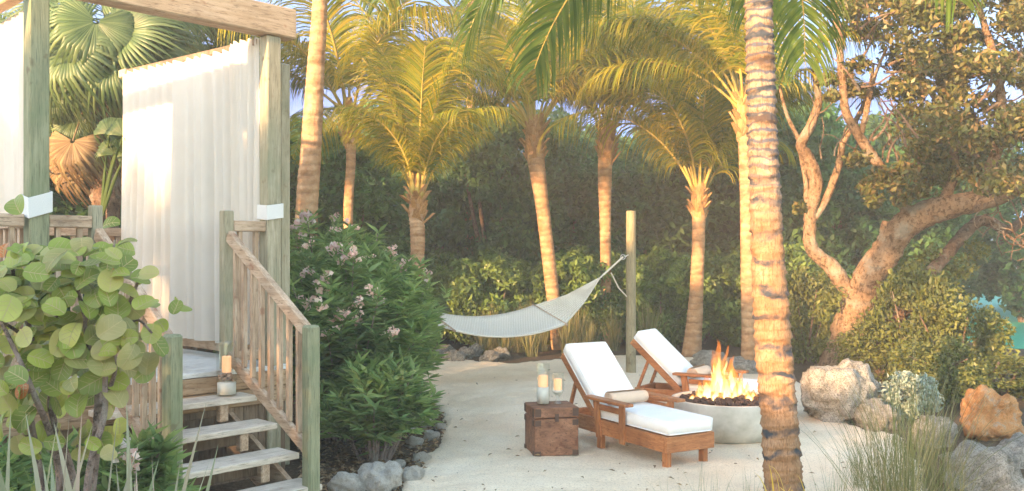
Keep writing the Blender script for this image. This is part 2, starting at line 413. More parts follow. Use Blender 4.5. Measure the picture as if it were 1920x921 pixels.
sk.sun_elevation = SEL; sk.sun_rotation = math.atan2(SUN.x, SUN.y) % (2*math.pi); sk.air_density = 1.0; sk.dust_density = .6; sk.ozone_density = 2.5
bg = nt.nodes.new('ShaderNodeBackground'); bg.inputs[1].default_value = .15
wo = nt.nodes.new('ShaderNodeOutputWorld'); tc_ = nt.nodes.new('ShaderNodeTexCoord'); sx_ = nt.nodes.new('ShaderNodeSeparateXYZ'); nt.links.new(tc_.outputs['Generated'], sx_.inputs[0])
cr_ = nt.nodes.new('ShaderNodeValToRGB'); m1_ = nt.nodes.new('ShaderNodeMath'); m1_.operation = 'MULTIPLY_ADD'; nt.links.new(sx_.outputs[1], m1_.inputs[0]); m1_.inputs[1].default_value = -.8; nt.links.new(sx_.outputs[2], m1_.inputs[2])
m2_ = nt.nodes.new('ShaderNodeMath'); m2_.operation = 'MULTIPLY_ADD'; nt.links.new(m1_.outputs[0], m2_.inputs[0]); m2_.inputs[1].default_value = .625; m2_.inputs[2].default_value = .5
nt.links.new(m2_.outputs[0], cr_.inputs[0])
cr_.color_ramp.elements[0].position = .14; cr_.color_ramp.elements[0].color = (.045,.09,.21,1)
cr_.color_ramp.elements[1].position = .5; cr_.color_ramp.elements[1].color = (1,.84,.66,1)
mx_ = nt.nodes.new('ShaderNodeMix'); mx_.data_type = 'RGBA'; mx_.blend_type = 'MULTIPLY'; mx_.inputs[0].default_value = 1
nt.links.new(sk.outputs[0], mx_.inputs[6]); nt.links.new(cr_.outputs[0], mx_.inputs[7]); nt.links.new(mx_.outputs[2], bg.inputs[0]); nt.links.new(bg.outputs[0], wo.inputs[0])
scene.view_settings.view_transform = 'Standard'; scene.view_settings.look = 'None'; scene.view_settings.gamma = 1
scene.view_settings.exposure = 3.22
scene.cycles.use_denoising = True
scene.cycles.max_bounces = 7; scene.cycles.transparent_max_bounces = 12; scene.cycles.volume_bounces = 1
scene.cycles.sample_clamp_indirect = 6; scene.cycles.caustics_reflective = False; scene.cycles.caustics_refractive = False

# ================================================================ ground, sand, water
me = bpy.data.meshes.new('ground')
me.from_pydata([(-200,-60,0),(200,-60,0),(200,300,0),(-200,300,0)], [], [(0,1,2,3)]); me.materials.append(M['soil'])
tag(link('ground', me), 'dark mulch and soil ground under the planting', None, kind='structure')
# sand area outline on the ground (world x,y), traced as pixels at ground height
def GP(px, py):
    d = F*H/(py-CY); return ((px-CX)/F*d, d)
outl = [GP(*p) for p in [(560,1300),(690,1000),(770,900),(812,850),(838,800),(820,765),(790,735),(760,712),(775,690),(830,672),(960,684),(1060,676),(1180,668),(1300,672),(1400,690),(1490,712),(1540,760),(1600,800),(1680,822),(1740,900),(1830,1000),(2050,1300)]]
def inside(x, y):
    c = False; n = len(outl)
    for i in range(n):
        x1,y1 = outl[i]; x2,y2 = outl[(i+1)%n]
        if (y1 > y) != (y2 > y) and x < (x2-x1)*(y-y1)/(y2-y1)+x1: c = not c
    return c
st = .05; X0, Y0 = -3.0, 3.0; NX, NY = 190, 310
idx = {}; vs = []; fs = []
def sv(i, j):
    if (i,j) not in idx:
        x = X0+i*st; y = Y0+j*st; j1 = noise.noise(Vector((x*1.3,y*1.3,0)))*.12
        x2 = x+j1+noise.noise(Vector((x*7,y*7,3)))*.03; y2 = y+noise.noise(Vector((x*1.3,y*1.3,9)))*.12
        z = .034+.02*noise.noise(Vector((x*.9,y*.9,4)))+.012*noise.noise(Vector((x*3.3,y*3.3,1)))+.010*noise.noise(Vector((x*7,y*7,2)))-.045*max(0,noise.noise(Vector((x*4.5,y*3.5,7)))-.28)
        idx[(i,j)] = len(vs); vs.append((x2,y2,max(z,.006)))
    return idx[(i,j)]
for i in range(NX):
    for j in range(NY):
        if inside(X0+(i+.5)*st, Y0+(j+.5)*st): fs.append((sv(i,j),sv(i+1,j),sv(i+1,j+1),sv(i,j+1)))
# skirt the rim down to the ground
from collections import Counter
ec = Counter()
for f in fs:
    for a, b in zip(f, f[1:]+f[:1]): ec[(min(a,b),max(a,b))] += 1
rim = {v for e, c in ec.items() if c == 1 for v in e}
vs = [(x,y,.004 if k in rim else z) for k,(x,y,z) in enumerate(vs)]
me = bpy.data.meshes.new('sand_path'); me.from_pydata(vs, [], fs); me.polygons.foreach_set('use_smooth',[True]*len(fs)); me.materials.append(M['sand'])
tag(link('sand_path', me), 'pale coral sand clearing between the planting', None, kind='structure')
me = bpy.data.meshes.new('water'); me.from_pydata([(9.5,17.5,.006),(40,17.5,.006),(60,70,.006),(15,70,.006),(9.8,30,.006)], [], [(0,1,2,3,4)]); me.materials.append(M['water'])
tag(link('water', me), 'green lagoon water behind the mangroves', None, kind='structure')

# ================================================================ pavilion
B0 = Vector((-2.0,7.5,0))
Zv = Vector((0,0,1)); AX = (UU, VV, Zv)
def L(a, b, z): return B0+UU*a+VV*b+Zv*z
def lbox(mb, a0, a1, b0, b1, z0, z1): return mb.box(L((a0+a1)/2,(b0+b1)/2,(z0+z1)/2), (a1-a0,b1-b0,z1-z0), AX)
pav = empty('pavilion', (-2.6,7.6,0), 'raised open timber pavilion with green posts, railings and plank steps down to the sand', 'pavilion')
def pbox(name, mat, *a, bevel=.008, parent=pav):
    return lbox(MB(), *a).build(name, mat, parent, bevel=bevel)
hp = .064
for a, b, m, w_, zt in ((0,0,'post_grey',hp,3.61),(0,-1.81,'post',hp,3.61),(-2.62,0,'post_grey',.06,3.66),(-2.56,-1.81,'post',hp,3.61)):
    pbox('post', m, a-w_, a+w_, b-w_, b+w_, 0, zt)
pbox('post', 'post_grey', -.24, -.15, .20, .29, 0, 3.45)
pbox('beam', 'beam', -.07, .09, -3.4, .20, 3.613, 3.86, bevel=.012)
pbox('beam', 'beam', -2.70, -2.55, -.10, .12, 3.62, 3.70)
MB().bar(L(-2.54,-.05,3.67), L(-.09,-.05,3.575), .05, .045).build('beam', 'skirt', pav)
pbox('beam', 'beam', -2.5, -.08, -1.86, -1.76, 3.62, 3.8)
# deck of boards
nb = 20
for k in range(nb):
    a0 = -2.72+k*(2.79/nb); pbox('floor_board', 'deck', a0, a0+2.79/nb-.006, -3.2, .13, .862, .9, bevel=.003)
pbox('fascia_board', 'fascia', .045, .085, -3.2, .13, .735, .858)
pbox('fascia_board', 'fascia', .045, .085, -3.2, .13, .60, .73)
sk_ = MB()
for k in range(26): lbox(sk_, -.02, .03, -3.2+k*.128, -3.2+k*.128+.122, 0, .86)
sk_.build('skirt', 'skirt', pav)
sk_ = MB()
for k in range(20): lbox(sk_, -2.7+k*.136, -2.7+k*.136+.13, .08, .12, 0, .86)
sk_.build('skirt', 'skirt', pav)
# stairs
for k, a1 in enumerate((.335,.625,.915,1.205)):
    z = .72-.18*k
    pbox('tread', 'tread', a1-.285, a1, -1.50, -.32, z-.045, z, bevel=.006)
    for b in (-.58,-1.20):
        pbox('riser_block', 'rail_u', a1-.10, a1-.03, b-.035, b+.035, z-.18 if k < 3 else 0, z-.046)
    pbox('riser_board', 'skirt', a1-.285, a1-.26, -1.45, -.37, max(0,z-.178), z-.047)
for b in (-.40,-1.42):
    m = MB(); A_ = [(-.0,.60),(.0,.32),(1.16,-.0),(1.2,.0),(1.2,.05)]
    poly = [(.045,.58),(.045,.25),(.62,0),(1.16,0),(1.16,.06)]
    vs_ = [L(a,b+s_*.02,z) for s_ in (-1,1) for a,z in poly]; n_ = len(poly)
    m.add(vs_, [tuple(range(n_)), tuple(range(2*n_-1,n_-1,-1))]+[(i,i+n_,(i+1)%n_+n_,(i+1)%n_) for i in range(n_)])
    m.build('stringer', 'rail_u', pav)
for b, m_, hw in ((-.394,'post',.050),(-1.416,'post',.050)):
    pbox('newel_post', m_, 1.17-hw, 1.17+hw, b-hw, b+hw, 0, 1.31, bevel=.015)
for b, hw, m_ in ((-.394,.043,'post_grey'),(-1.416,.039,'post_grey')):
    pbox('rail_post', m_, -hw, hw, b-hw, b+hw, .9, 2.16)
def rail(p0, p1, z0, z1, w_, h_, mat): return MB().bar(p0+Zv*z0, p1+Zv*z1, w_, h_).build('handrail', mat, pav, bevel=.006)
def baluster(p, z0, z1): MB().box(p+Zv*(z0+z1)/2, (.034,.034,z1-z0), AX).build('baluster', 'baluster', pav)
for b in (-.394,-1.416):
    p0 = L(.045,b,0); p1 = L(1.118,b,0)
    MB().bar(p0+Zv*1.96, p1+Zv*1.27, .055, .095).build('handrail', 'rail_u', pav, bevel=.008)
    MB().bar(p0+Zv*1.965, p1+Zv*1.275, .0, .0) 
    MB().bar(p0+Zv*1.01, p1+Zv*.43, .045, .085).build('bottom_rail', 'rail_u', pav, bevel=.006)
    for k in range(8):
        t_ = (k+.8)/8.6; baluster(p0.lerp(p1,t_), 1.06-.58*t_, 1.915-.69*t_)
def level_rail(p0, p1, n, mat, zb=1.0):
    MB().bar(p0+Zv*2.04, p1+Zv*2.04, .095, .085).build('handrail', mat, pav, bevel=.006)
    MB().bar(p0+Zv*zb, p1+Zv*zb, .045, .085).build('bottom_rail', mat, pav, bevel=.006)
    for k in range(n):
        baluster(p0.lerp(p1,(k+.5)/n), zb+.045, 1.995)
level_rail(L(0,-.35,0), L(0,-.066,0), 2, 'rail_v')
level_rail(L(0,-1.745,0), L(0,-1.456,0), 2, 'rail_v')
level_rail(L(-.066,0,0), L(-2.55,0,0), 17, 'rail_u')
level_rail(L(-.066,-1.81,0), L(-2.46,-1.81,0), 16, 'rail_u')
level_rail(L(-2.6,-.07,0), L(-2.6,-3.0,0), 20, 'rail_v')
level_rail(L(0,-1.9,0), L(0,-3.1,0), 9, 'rail_v')

# curtains
def curtain(p0, p1, z0, z1, folds, amp, seed, label, flare=.06):
    rg = random.Random(seed); d = (p1-p0); W = d.length; d.normalize(); nrm = Vector((-d.y,d.x,0))
    nx = folds*8; nz = 26; vs_ = []; fs_ = []
    ph = [rg.uniform(-1.3,1.3) for _ in range(folds+1)]; am = [rg.uniform(.15,1.5) for _ in range(folds+1)]
    for j in range(nz+1):
        t_ = j/nz
        for i in range(nx+1):
            s_ = i/nx; zt = z1 if not hasattr(z1,'__len__') else z1[0]+(z1[1]-z1[0])*s_; z = zt+(z0-zt)*t_; f_ = (s_+.05*math.sin(s_*9+seed)*s_*(1-s_)*4*.5+.02*math.sin(s_*23+seed)*s_*(1-s_)*4)*folds; f_ = min(max(f_,0),folds-1e-6); k = min(int(f_),folds-1); fr = f_-k
            A_ = am[k]*(1-fr)+am[k+1]*fr; pp = ph[k]*(1-fr)+ph[k+1]*fr
            off = math.sin(2*math.pi*f_+pp*(.4+t_))*amp*A_*(.55+.6*t_)+.03*math.sin(s_*5+seed)*t_
            off += .012*noise.noise(Vector((s_*14,t_*2.2,seed)))
            along = W*s_+ (s_-.5)*flare*t_*2 + .012*math.cos(2*math.pi*f_)*t_
            vs_.append(p0+d*along+nrm*off+Zv*(z+.006*math.sin(f_*3)*t_-(.012*math.sin(2*math.pi*f_) if j == 0 else 0)))
    for j in range(nz):
        for i in range(nx):
            a = j*(nx+1)+i; fs_.append((a,a+1,a+nx+2,a+nx+1))
    o = MB().add(vs_, fs_).build('curtain', 'curtain', None, smooth=True)
    tag(o, label, 'curtain', 'curtains of the pavilion'); return o
c1 = curtain(L(-2.52,-.13,0), L(-.34,-.13,0), 1.05, (3.64,3.545), 14, .036, 3, 'wide cream pleated curtain hanging along the right side of the pavilion')
c2 = curtain(L(-.12,-1.70,0), L(-1.35,-1.70,0), 1.0, 3.6, 9, .035, 8, 'narrow cream curtain at the left picture edge beside the foremost green post', .02)
c3 = curtain(L(-.40,-.14,0), L(-.075,-.06,0), 1.06, 3.6, 4, .025, 5, 'bunched cream curtain strip tied against the grey post at the head of the steps', .0)
def band(cc, hw, z, h_, tilt, parent):
    mb = MB(); r = hw+.014
    pts = [(-r,-r),(r,-r),(r,r),(-r,r)]; vs_ = []
    for (u_,v_) in pts:
        for q in (1,.93):
            for zz in (-h_/2,h_/2):
                vs_.append(cc+UU*(u_*q)+VV*(v_*q)+Zv*(z+zz+tilt*(v_-.6*u_)))
    fs_ = []
    for i in range(4):
        a = i*4; b = ((i+1)%4)*4
        fs_ += [(a,b,b+1,a+1),(a+2,a+3,b+3,b+2),(a+1,b+1,b+3,a+3),(a,a+2,b+2,b)]
    return mb.add(vs_, fs_).build('tieback', 'band', parent, bevel=.004)
band(L(0,0,0), hp, 2.17, .12, .15, c3)
band(L(0,-1.81,0), hp, 2.16, .14, .32, c2)

# lantern on the top step
la = L(.19,-.50,.722)
lan = empty('hurricane_lantern', la, 'large clear glass hurricane jar with pebbles and a candle on the top step', 'candle lantern')
def glassjar(prof, c, name, parent, th=.005, n=36):
    inner = [(max(r-th,.001), z) for r, z in prof]
    inner[0] = (inner[0][0], prof[0][1]+.008)
    full = [(0.0005,prof[0][1])]+prof+inner[::-1]+[(0.0005,inner[0][1])]
    return MB().lathe(full, c, n).build(name, 'glass', parent, smooth=True)
glassjar([(.075,0),(.078,.01),(.078,.40),(.08,.42)], la, 'glass_jar', lan)
MB().lathe([(.0005,.012),(.070,.012),(.070,.10),(.0005,.11)], la, 28).build('sand_fill', 'wsand', lan, smooth=True)
pb = MB(); rg = random.Random(2)
for k in range(26):
    a = rg.uniform(0,6.28); r_ = rg.uniform(.01,.057); z = .115+rg.uniform(0,.055); s_ = rg.uniform(.010,.017)
    pb.lathe([(s_*.1,-s_*.8),(s_*.8,-s_*.5),(s_,0),(s_*.8,s_*.5),(s_*.1,s_*.8)], la+Vector((r_*math.cos(a),r_*math.sin(a),z)), 8)
pb.build('pebbles', 'pebble', lan, smooth=True)
def candle(c, r_, h_, parent):
    o = MB().lathe([(.0005,0),(r_,0),(r_,h_),(r_*.9,h_+.004),(r_*.3,h_-.006),(.0005,h_-.008)], c, 24).build('candle', 'wax', parent, smooth=False)
    MB().tube([c+Zv*(h_-.01), c+Zv*(h_+.012)], .0015, 5).build('wick', 'iron', o)
candle(la+Zv*.18, .035, .12, lan)

# ================================================================ loungers
def lounger(loc, rz, label):
    W = .52; LL = 1.6; th = R(42); hy = 1.05; BL = .80
    root = empty('lounge_chair', (0,0,0), label, 'lounge chair', 'wooden lounge chairs by the fire bowl')
    b = lambda nm, mt, x0,x1,y0,y1,z0,z1, bv=.005, sg=1, par=root: MB().box(((x0+x1)/2,(y0+y1)/2,(z0+z1)/2),(x1-x0,y1-y0,z1-z0)).build(nm, mt, par, bevel=bv, seg=sg)
    b('side_rail','teak', 0,.035, .036,LL-.036, .145,.28); b('side_rail','teak', W-.035,W, .036,LL-.036, .145,.28)
    b('end_rail','teak_x', 0,W, 0,.034, .145,.28); b('end_rail','teak_x', 0,W, LL-.034,LL, .145,.28)
    for y in (.07,1.02):
        for x in (.037,W-.087): b('leg','teak_z', x,x+.05, y-.03,y+.04, .0,.26)
    sl_ = MB()
    for k in range(9): sl_.box((W/2,.10+k*.11,.27),(W-.075,.07,.016))
    sl_.build('seat_slats','teak_x',root)
    # arms
    for s_ in (0,1):
        xo = -.03 if s_ == 0 else W+.03
        arm = MB().box((xo,.79,.475),(.10,.64,.028)).build('armrest','teak',root,bevel=.008,seg=2)
        for y in (.60,.95):
            xx = -.023 if s_ == 0 else W+.001
            m = MB().bar((xx+.011,y+ (0 if y<.8 else .0),.12),(xx+.011,y+(-.0 if y<.8 else .05),.46),.07,.022,up=Vector((1,0,0)))
            m.build('arm_support','teak_z',arm)
        MB().box((xo*0+(-.012 if s_==0 else W+.012),.79,.40),(.02,.30,.05)).build('arm_rail','teak',arm)
    # back
    dy = math.cos(th); dz = math.sin(th); D_ = Vector((0,dy,dz)); N_ = Vector((0,-dz,dy)); X_ = Vector((1,0,0))
    hb = Vector((0,hy,.275))
    bf = MB()
    for x in (.045,W-.045): bf.box(hb+X_*x+D_*(BL/2)+N_*(-.01),(.035,BL,.07),(X_,D_,N_))
    bfo = bf.build('back_frame','teak',root,bevel=.004)
    for k in range(7):
        MB().box(hb+X_*(W/2)+D_*(.08+k*.112)+N_*(.012),(W-.13,.07,.016),(X_,D_,N_)).build('slat','teak_x',bfo)
    pr = MB(); q = hb+D_*.52+N_*(-.04)
    for x in (.085,W-.085): pr.bar(Vector((x,q.y,q.z)), Vector((x,q.y+.16,.20)), .03,.03)
    pr.build('prop_strut','teak',root)
    def pad(nm, c, dims, ax, par=root, seed=0):
        nx,ny = 14,22; vs_ = []; fs_ = []; ex = 7
        w_,l_,h_ = dims
        rows = []
        for side in (1,-1):
            for i in range(nx+1):
                for j in range(ny+1):
                    u_ = 2*i/nx-1; v_ = 2*j/ny-1
                    edge = (1-abs(u_)**ex)**(1/2.6)*(1-abs(v_)**(ex+4))**(1/2.6)
                    # piping: slight pinch
                    zz = side*h_/2*(.62+.38*edge)+ ((.010*noise.noise(Vector((u_*2.5+seed,v_*5,side)))+.005*noise.noise(Vector((u_*7+seed,v_*12,side)))) if side > 0 else 0)
                    if max(abs(u_),abs(v_)) > .999: zz = side*h_/2*.80
                    g_ = 1-.012*(side < 0)
                    vs_.append(Vector(c)+ax[0]*(u_*w_/2*g_)+ax[1]*(v_*l_/2*g_)+ax[2]*zz)
        n1 = (nx+1)*(ny+1)
        id_ = lambda s,i,j: s*n1+i*(ny+1)+j
        for i in range(nx):
            for j in range(ny):
                fs_.append((id_(0,i,j),id_(0,i+1,j),id_(0,i+1,j+1),id_(0,i,j+1)))
                fs_.append((id_(1,i,j+1),id_(1,i+1,j+1),id_(1,i+1,j),id_(1,i,j)))
        for i in range(nx):
            fs_.append((id_(0,i+1,0),id_(0,i,0),id_(1,i,0),id_(1,i+1,0))); fs_.append((id_(0,i,ny),id_(0,i+1,ny),id_(1,i+1,ny),id_(1,i,ny)))
        for j in range(ny):
            fs_.append((id_(0,0,j),id_(0,0,j+1),id_(1,0,j+1),id_(1,0,j))); fs_.append((id_(0,nx,j+1),id_(0,nx,j),id_(1,nx,j),id_(1,nx,j+1)))
        o_ = MB().add(vs_, fs_).build(nm, 'cushion', par, smooth=True)
        for side in (1,-1):
            cr = []; w2, l2 = w_/2-.004, l_/2-.004; rc = .03
            for (sx,sy,a0) in ((1,1,0),(-1,1,90),(-1,-1,180),(1,-1,270)):
                for q in range(4):
                    a = R(a0+30*q); cr.append(Vector(c)+ax[0]*(sx*(w2-rc)+rc*math.cos(a))+ax[1]*(sy*(l2-rc)+rc*math.sin(a))+ax[2]*(side*h_/2*.80))
            cr.append(cr[0]); MB().tube(cr, .006, 5, cap=False).build('piping','cushion',o_,smooth=True)
        return o_
    pad('seat_cushion', (W/2, .52, .348), (W-.04, 1.04, .13), (X_,Vector((0,1,0)),Zv), seed=1)
    pad('back_cushion', hb+X_*(W/2)+D_*(BL/2+.03)+N_*(.085), (W-.05, BL-.03, .12), (X_,D_,N_), seed=5)
    root.location = loc; root.rotation_euler = (0,0,rz); return root
lr1 = (Vector((1.274,7.47,.022)), math.atan2(.49,.87)); lr2 = (Vector((2.74,9.47,.022)), R(57))
lounger(*lr1, 'wooden lounge chair with white cushions nearest the chest, in front of the fire bowl')
lounger(*lr2, 'brown wooden lounge chair with white cushions standing behind the fire bowl and flames')
def towel(lr, x0, x1, y, z, label):
    loc, rz = lr; m = Matrix.Rotation(rz,3,'Z')
    r_ = .068; mb = MB(); turns = 3.2; n = 60; th_ = .012
    prof = []
    for k in range(n+1):
        a = k/n*turns*2*math.pi; rr = .012+(r_-.012)*(k/n); prof.append((rr*math.cos(a)*1.08, rr*math.sin(a)*.95, a, rr))
    vs_ = []; fs_ = []; segs = 8
    for i in range(segs+1):
        x = x0+(x1-x0)*i/segs
        for (u_,v_,a,rr) in prof:
            for q in (0, -.011):
                k_ = (rr+q)/rr
                vs_.append(m @ Vector((x, y+u_*k_+.002*math.sin(i*2+a), z+v_*k_))+loc)
    w_ = 2*(n+1)
    for i in range(segs):
        for k in range(n):
            a = i*w_+2*k; b = a+w_
            fs_ += [(a,a+2,b+2,b),(a+1,b+1,b+3,a+3)]
    for i in (0,segs):
        for k in range(n):
            a = i*w_+2*k; fs_.append((a,a+1,a+3,a+2) if i == 0 else (a+2,a+3,a+1,a))
    o = mb.add(vs_, fs_).build('rolled_towel', 'towel', None, smooth=True)
    tag(o, label, 'towel', 'rolled beige towels on the lounge chairs')
towel(lr1, .03, .44, .86, .482, 'rolled beige towel on the lounge chair nearest the wooden chest')
towel(lr2, .05, .46, .92, .482, 'rolled beige towel on the lounge chair behind the flames')

# ================================================================ fire bowl
fc = Vector((2.13,8.95,.012))
bowl = empty('fire_bowl', fc, 'round pale concrete fire bowl filled with lava rock between the loungers', 'fire bowl')
pr = [(.0005,0),(.40,0),(.47,.03),(.53,.10),(.575,.19),(.598,.30),(.60,.375),(.597,.385),(.56,.387),(.552,.378),(.54,.33),(.0005,.30)]
pr = [(a_*.92, b_) for a_, b_ in pr]
MB().lathe(pr, fc, 72).build('bowl', 'concrete', bowl, smooth=True)
lv = MB(); rg = random.Random(5)
def pebble_rock(mb, c, s_, rg, n=7):
    vs_ = []; rings = 5
    for i in range(rings+1):
        ph = math.pi*i/rings
        for k in range(n):
            a = 2*math.pi*k/n+rg.uniform(-.2,.2); rr = s_*(1+rg.uniform(-.25,.25))
            vs_.append(Vector(c)+Vector((rr*math.sin(ph)*math.cos(a), rr*math.sin(ph)*math.sin(a), rr*.8*math.cos(ph))))
    fs_ = [(i*n+k,(i+1)*n+k,(i+1)*n+(k+1)%n,i*n+(k+1)%n) for i in range(rings) for k in range(n)]
    mb.add(vs_, fs_)
for k in range(330):
    a = rg.uniform(0,6.283); r_ = .465*math.sqrt(rg.random()); z = .345+.07*(1-r_/.49)+rg.uniform(-.01,.02)
    pebble_rock(lv, fc+Vector((r_*math.cos(a),r_*math.sin(a),z)), rg.uniform(.022,.042), rg)
tag(lv.build('lava_rocks', 'lava', None), 'dark lava rocks heaped inside the concrete fire bowl', 'lava rocks', kind='stuff')
fl = empty('fire', fc+Zv*.40, 'orange and yellow flames burning on the lava rocks in the bowl', 'fire')
def tongue(base, h_, w_, seed, name, mat, lean=0):
    rg = random.Random(seed); n = 14; rows = 16; vs_ = []; fs_ = []
    ox = rg.uniform(0,9)
    for j in range(rows+1):
        t_ = j/rows
        r_ = w_*(math.sin(min(1,t_*2.6+.28)*math.pi/2))*(1-t_)**.75*(1+.25*noise.noise(Vector((ox,t_*5,1))))
        cx = .10*h_*noise.noise(Vector((ox,t_*2.4,5)))*t_*2+lean*t_*h_; cy = .08*h_*noise.noise(Vector((ox+4,t_*2.4,8)))*t_*2
        for k in range(n):
            a = 2*math.pi*k/n; q = 1+.3*noise.noise(Vector((math.cos(a)+ox,math.sin(a),t_*4)))
            vs_.append(base+Vector((cx+r_*q*math.cos(a), cy+r_*.7*q*math.sin(a), h_*t_+ .12*w_*math.sin(3*a+ox)*(1-t_))))
    for j in range(rows):
        for k in range(n):
            a = j*n+k; b = j*n+(k+1)%n; fs_.append((a,b,b+n,a+n))
    MB().add(vs_, fs_).build(name, mat, fl, smooth=True)
for k,(x,y,h_,w_,ln) in enumerate([(-.05,0,.50,.085,.0),(.06,-.05,.40,.08,.05),(-.20,-.03,.30,.09,.1),(.17,.02,.33,.08,-.1),(-.28,-.05,.17,.06,.15),(.28,-.06,.20,.06,.12),(.0,-.12,.24,.07,-.1),(-.12,.1,.38,.06,.05),(.10,.1,.44,.05,0),(.36,-.02,.10,.05,0),(-.13,-.13,.2,.06,.1),(.22,-.12,.16,.06,-.1),(.12,-.1,.33,.05,.1),(-.08,.05,.44,.05,-.05),(-.24,.06,.24,.05,-.1),(.24,.08,.26,.05,.1),(.02,.12,.46,.05,.06),(-.34,.0,.12,.04,.1),(.31,.05,.16,.04,-.2),(.05,-.16,.18,.05,.2)]):
    p = fc+Vector((x*.95-.03,y,.365)); h_ *= max(.5,1.3-2.4*abs(x+.02))
    tongue(p, h_*.98, w_, 20+k, 'flame', 'flame', ln); tongue(p+Vector((0,-.0,.004)), h_*.70, w_*.62, 20+k, 'flame_core', 'flame_in', ln)
fp = bpy.data.lights.new('fire_light','POINT'); fp.energy = 9; fp.color = (1,.45,.14); fp.shadow_soft_size = .16
fo = bpy.data.objects.new('fire_light', fp); COL.objects.link(fo); fo.location = fc+Vector((0,0,.62))

# ================================================================ chest and candles
cc = Vector((.2,8.01,.022)); ux = Vector((.40,.09,0)).normalized(); uy = Vector((-.06,.36,0)); uy = Vector((-ux.y,ux.x,0))
W_, D__, H_ = .405, .37, .43
ch = empty('wooden_chest', cc, 'small square brown wooden chest with metal corners beside the near lounge chair', 'chest')
ce = cc+ux*(W_/2)+uy*(D__/2)
MB().box(ce+Zv*.165,(W_,D__,.33),(ux,uy,Zv)).build('body','chest',ch,bevel=.006)
MB().box(ce+Zv*.384,(W_+.008,D__+.008,.09),(ux,uy,Zv)).build('lid','chest',ch,bevel=.008)
for sx in (0,1):
    for z,h_ in ((.387,.07),(.295,.05),(.025,.045)):
        for face in (0,1):
            if face == 0:
                c = cc+ux*(.03 if sx==0 else W_-.03)-uy*.005+Zv*z; MB().box(c,(.055,.004,h_),(ux,uy,Zv)).build('metal_corner','iron',ch)
            else:
                c = cc+uy*(.03 if sx==0 else D__-.03)-ux*.005+Zv*z; MB().box(c,(.004,.055,h_),(ux,uy,Zv)).build('metal_corner','iron',ch)
MB().box(cc+ux*(W_/2)-uy*.006+Zv*.34,(.035,.006,.07),(ux,uy,Zv)).build('latch','iron',ch)
g1 = cc+ux*.13+uy*.2+Zv*.431
t1 = empty('glass_candle_holder', g1, 'tall clear cylinder glass with a candle, left of two on the wooden chest', 'candle holder')
glassjar([(.058,0),(.061,.008),(.061,.365),(.062,.37)], g1, 'glass_cylinder', t1)
MB().lathe([(.0005,.010),(.053,.010),(.053,.155),(.0005,.16)], g1, 24).build('sand_fill','wsand',t1,smooth=True)
candle(g1+Zv*.16, .042, .10, t1)
g2 = cc+ux*.265+uy*.19+Zv*.431
t2 = empty('glass_candle_holder', g2, 'shorter footed goblet glass with a candle, right of two on the wooden chest', 'candle holder')
glassjar([(.042,0),(.046,.006),(.030,.02),(.018,.045),(.016,.06),(.040,.09),(.058,.12),(.060,.16),(.056,.27),(.058,.28)], g2, 'goblet', t2)
MB().lathe([(.0005,.085),(.03,.095),(.048,.125),(.0005,.13)], g2, 24).build('sand_fill','wsand',t2,smooth=True)
candle(g2+Zv*.13, .036, .095, t2)

# ================================================================ hammock and pole
pc = G(1183,13.7)
o = MB().tube([pc, pc+Zv*1.2, pc+Zv*2.48], [.078,.075,.072], 14).build('timber_pole','pole',None,bevel=0)
tag(o,'plain round timber pole standing at the right end of the hammock','pole')
ring = P(1168,482,13.5); lft = P(786,580,12.0)
pl_ = P(824,600,12.3); pr_ = P(1030,590,13.2)
hm = empty('hammock', (0.2,12.7,0), 'cream woven rope hammock slung between a short palm and the timber pole', 'hammock')
axis = (pr_-pl_); axis.z = 0; axis.normalize(); side = Vector((axis.y,-axis.x,0))  # toward camera
nu, nv = 40, 12; vs_ = []; fs_ = []
HW = .42
def hedge_pt(t_, s_):
    c = pl_.lerp(pr_, t_); sag = -.13*4*t_*(1-t_)
    p = c+side*(s_*HW)+Zv*(sag-.11*s_-.045*(1-s_*s_)*4*t_*(1-t_))
    return p
for i in range(nu+1):
    for j in range(nv+1): vs_.append(hedge_pt(i/nu, 2*j/nv-1))
for i in range(nu):
    for j in range(nv):
        a = i*(nv+1)+j; fs_.append((a,a+nv+1,a+nv+2,a+1))
hb_ = MB().add(vs_, fs_).build('bed','hammock',hm,smooth=True)
sm_ = hb_.modifiers.new('thick','SOLIDIFY'); sm_.thickness = .012
for s_ in (-1,1): MB().tube([hedge_pt(i/30,s_) for i in range(31)], .014, 6).build('edge_rope','rope',hm,smooth=True)
for t_ in (0,1): MB().tube([hedge_pt(t_,-1.1), hedge_pt(t_,1.1)], .018, 8).build('spreader_bar','baluster',hm,smooth=True)
# net of cords converging on each ring
cl_ = P(797,590,12.1); cr2 = P(1126,520,13.4)
MB().tube([lft,cl_],.012,6).build('hanging_rope','rope',hm)
MB().tube([cr2,ring],.014,6).build('hanging_rope','rope',hm)
for t_, end in ((0,cl_),(1,cr2)):
    nc = MB()
    k_ = 15
    pts = [hedge_pt(t_, 2*j/(k_-1)-1) for j in range(k_)]
    vs2 = []; fs2 = []
    for j, p in enumerate(pts):
        nc.tube([p, p.lerp(end,.5)-Zv*.05, end], .007, 4)
    nc.build('cord','rope',hm)
    m2 = MB(); grid = []
    for j in range(k_):
        for q in range(7): grid.append(pts[j].lerp(end, q/6*.98)-Zv*.05*math.sin(q/6*3.14))
    m2.add(grid, [(j*7+q,(j+1)*7+q,(j+1)*7+q+1,j*7+q+1) for j in range(k_-1) for q in range(6)])
    m2.build('end_netting','hammock',hm,smooth=True)
rp = []
for k in range(17):
    a = k/16*2*math.pi; rp.append(ring+Vector((.035*math.cos(a),0,.035*math.sin(a))))
MB().tube(rp, .007, 6, cap=False).build('ring','steel',hm,smooth=True)
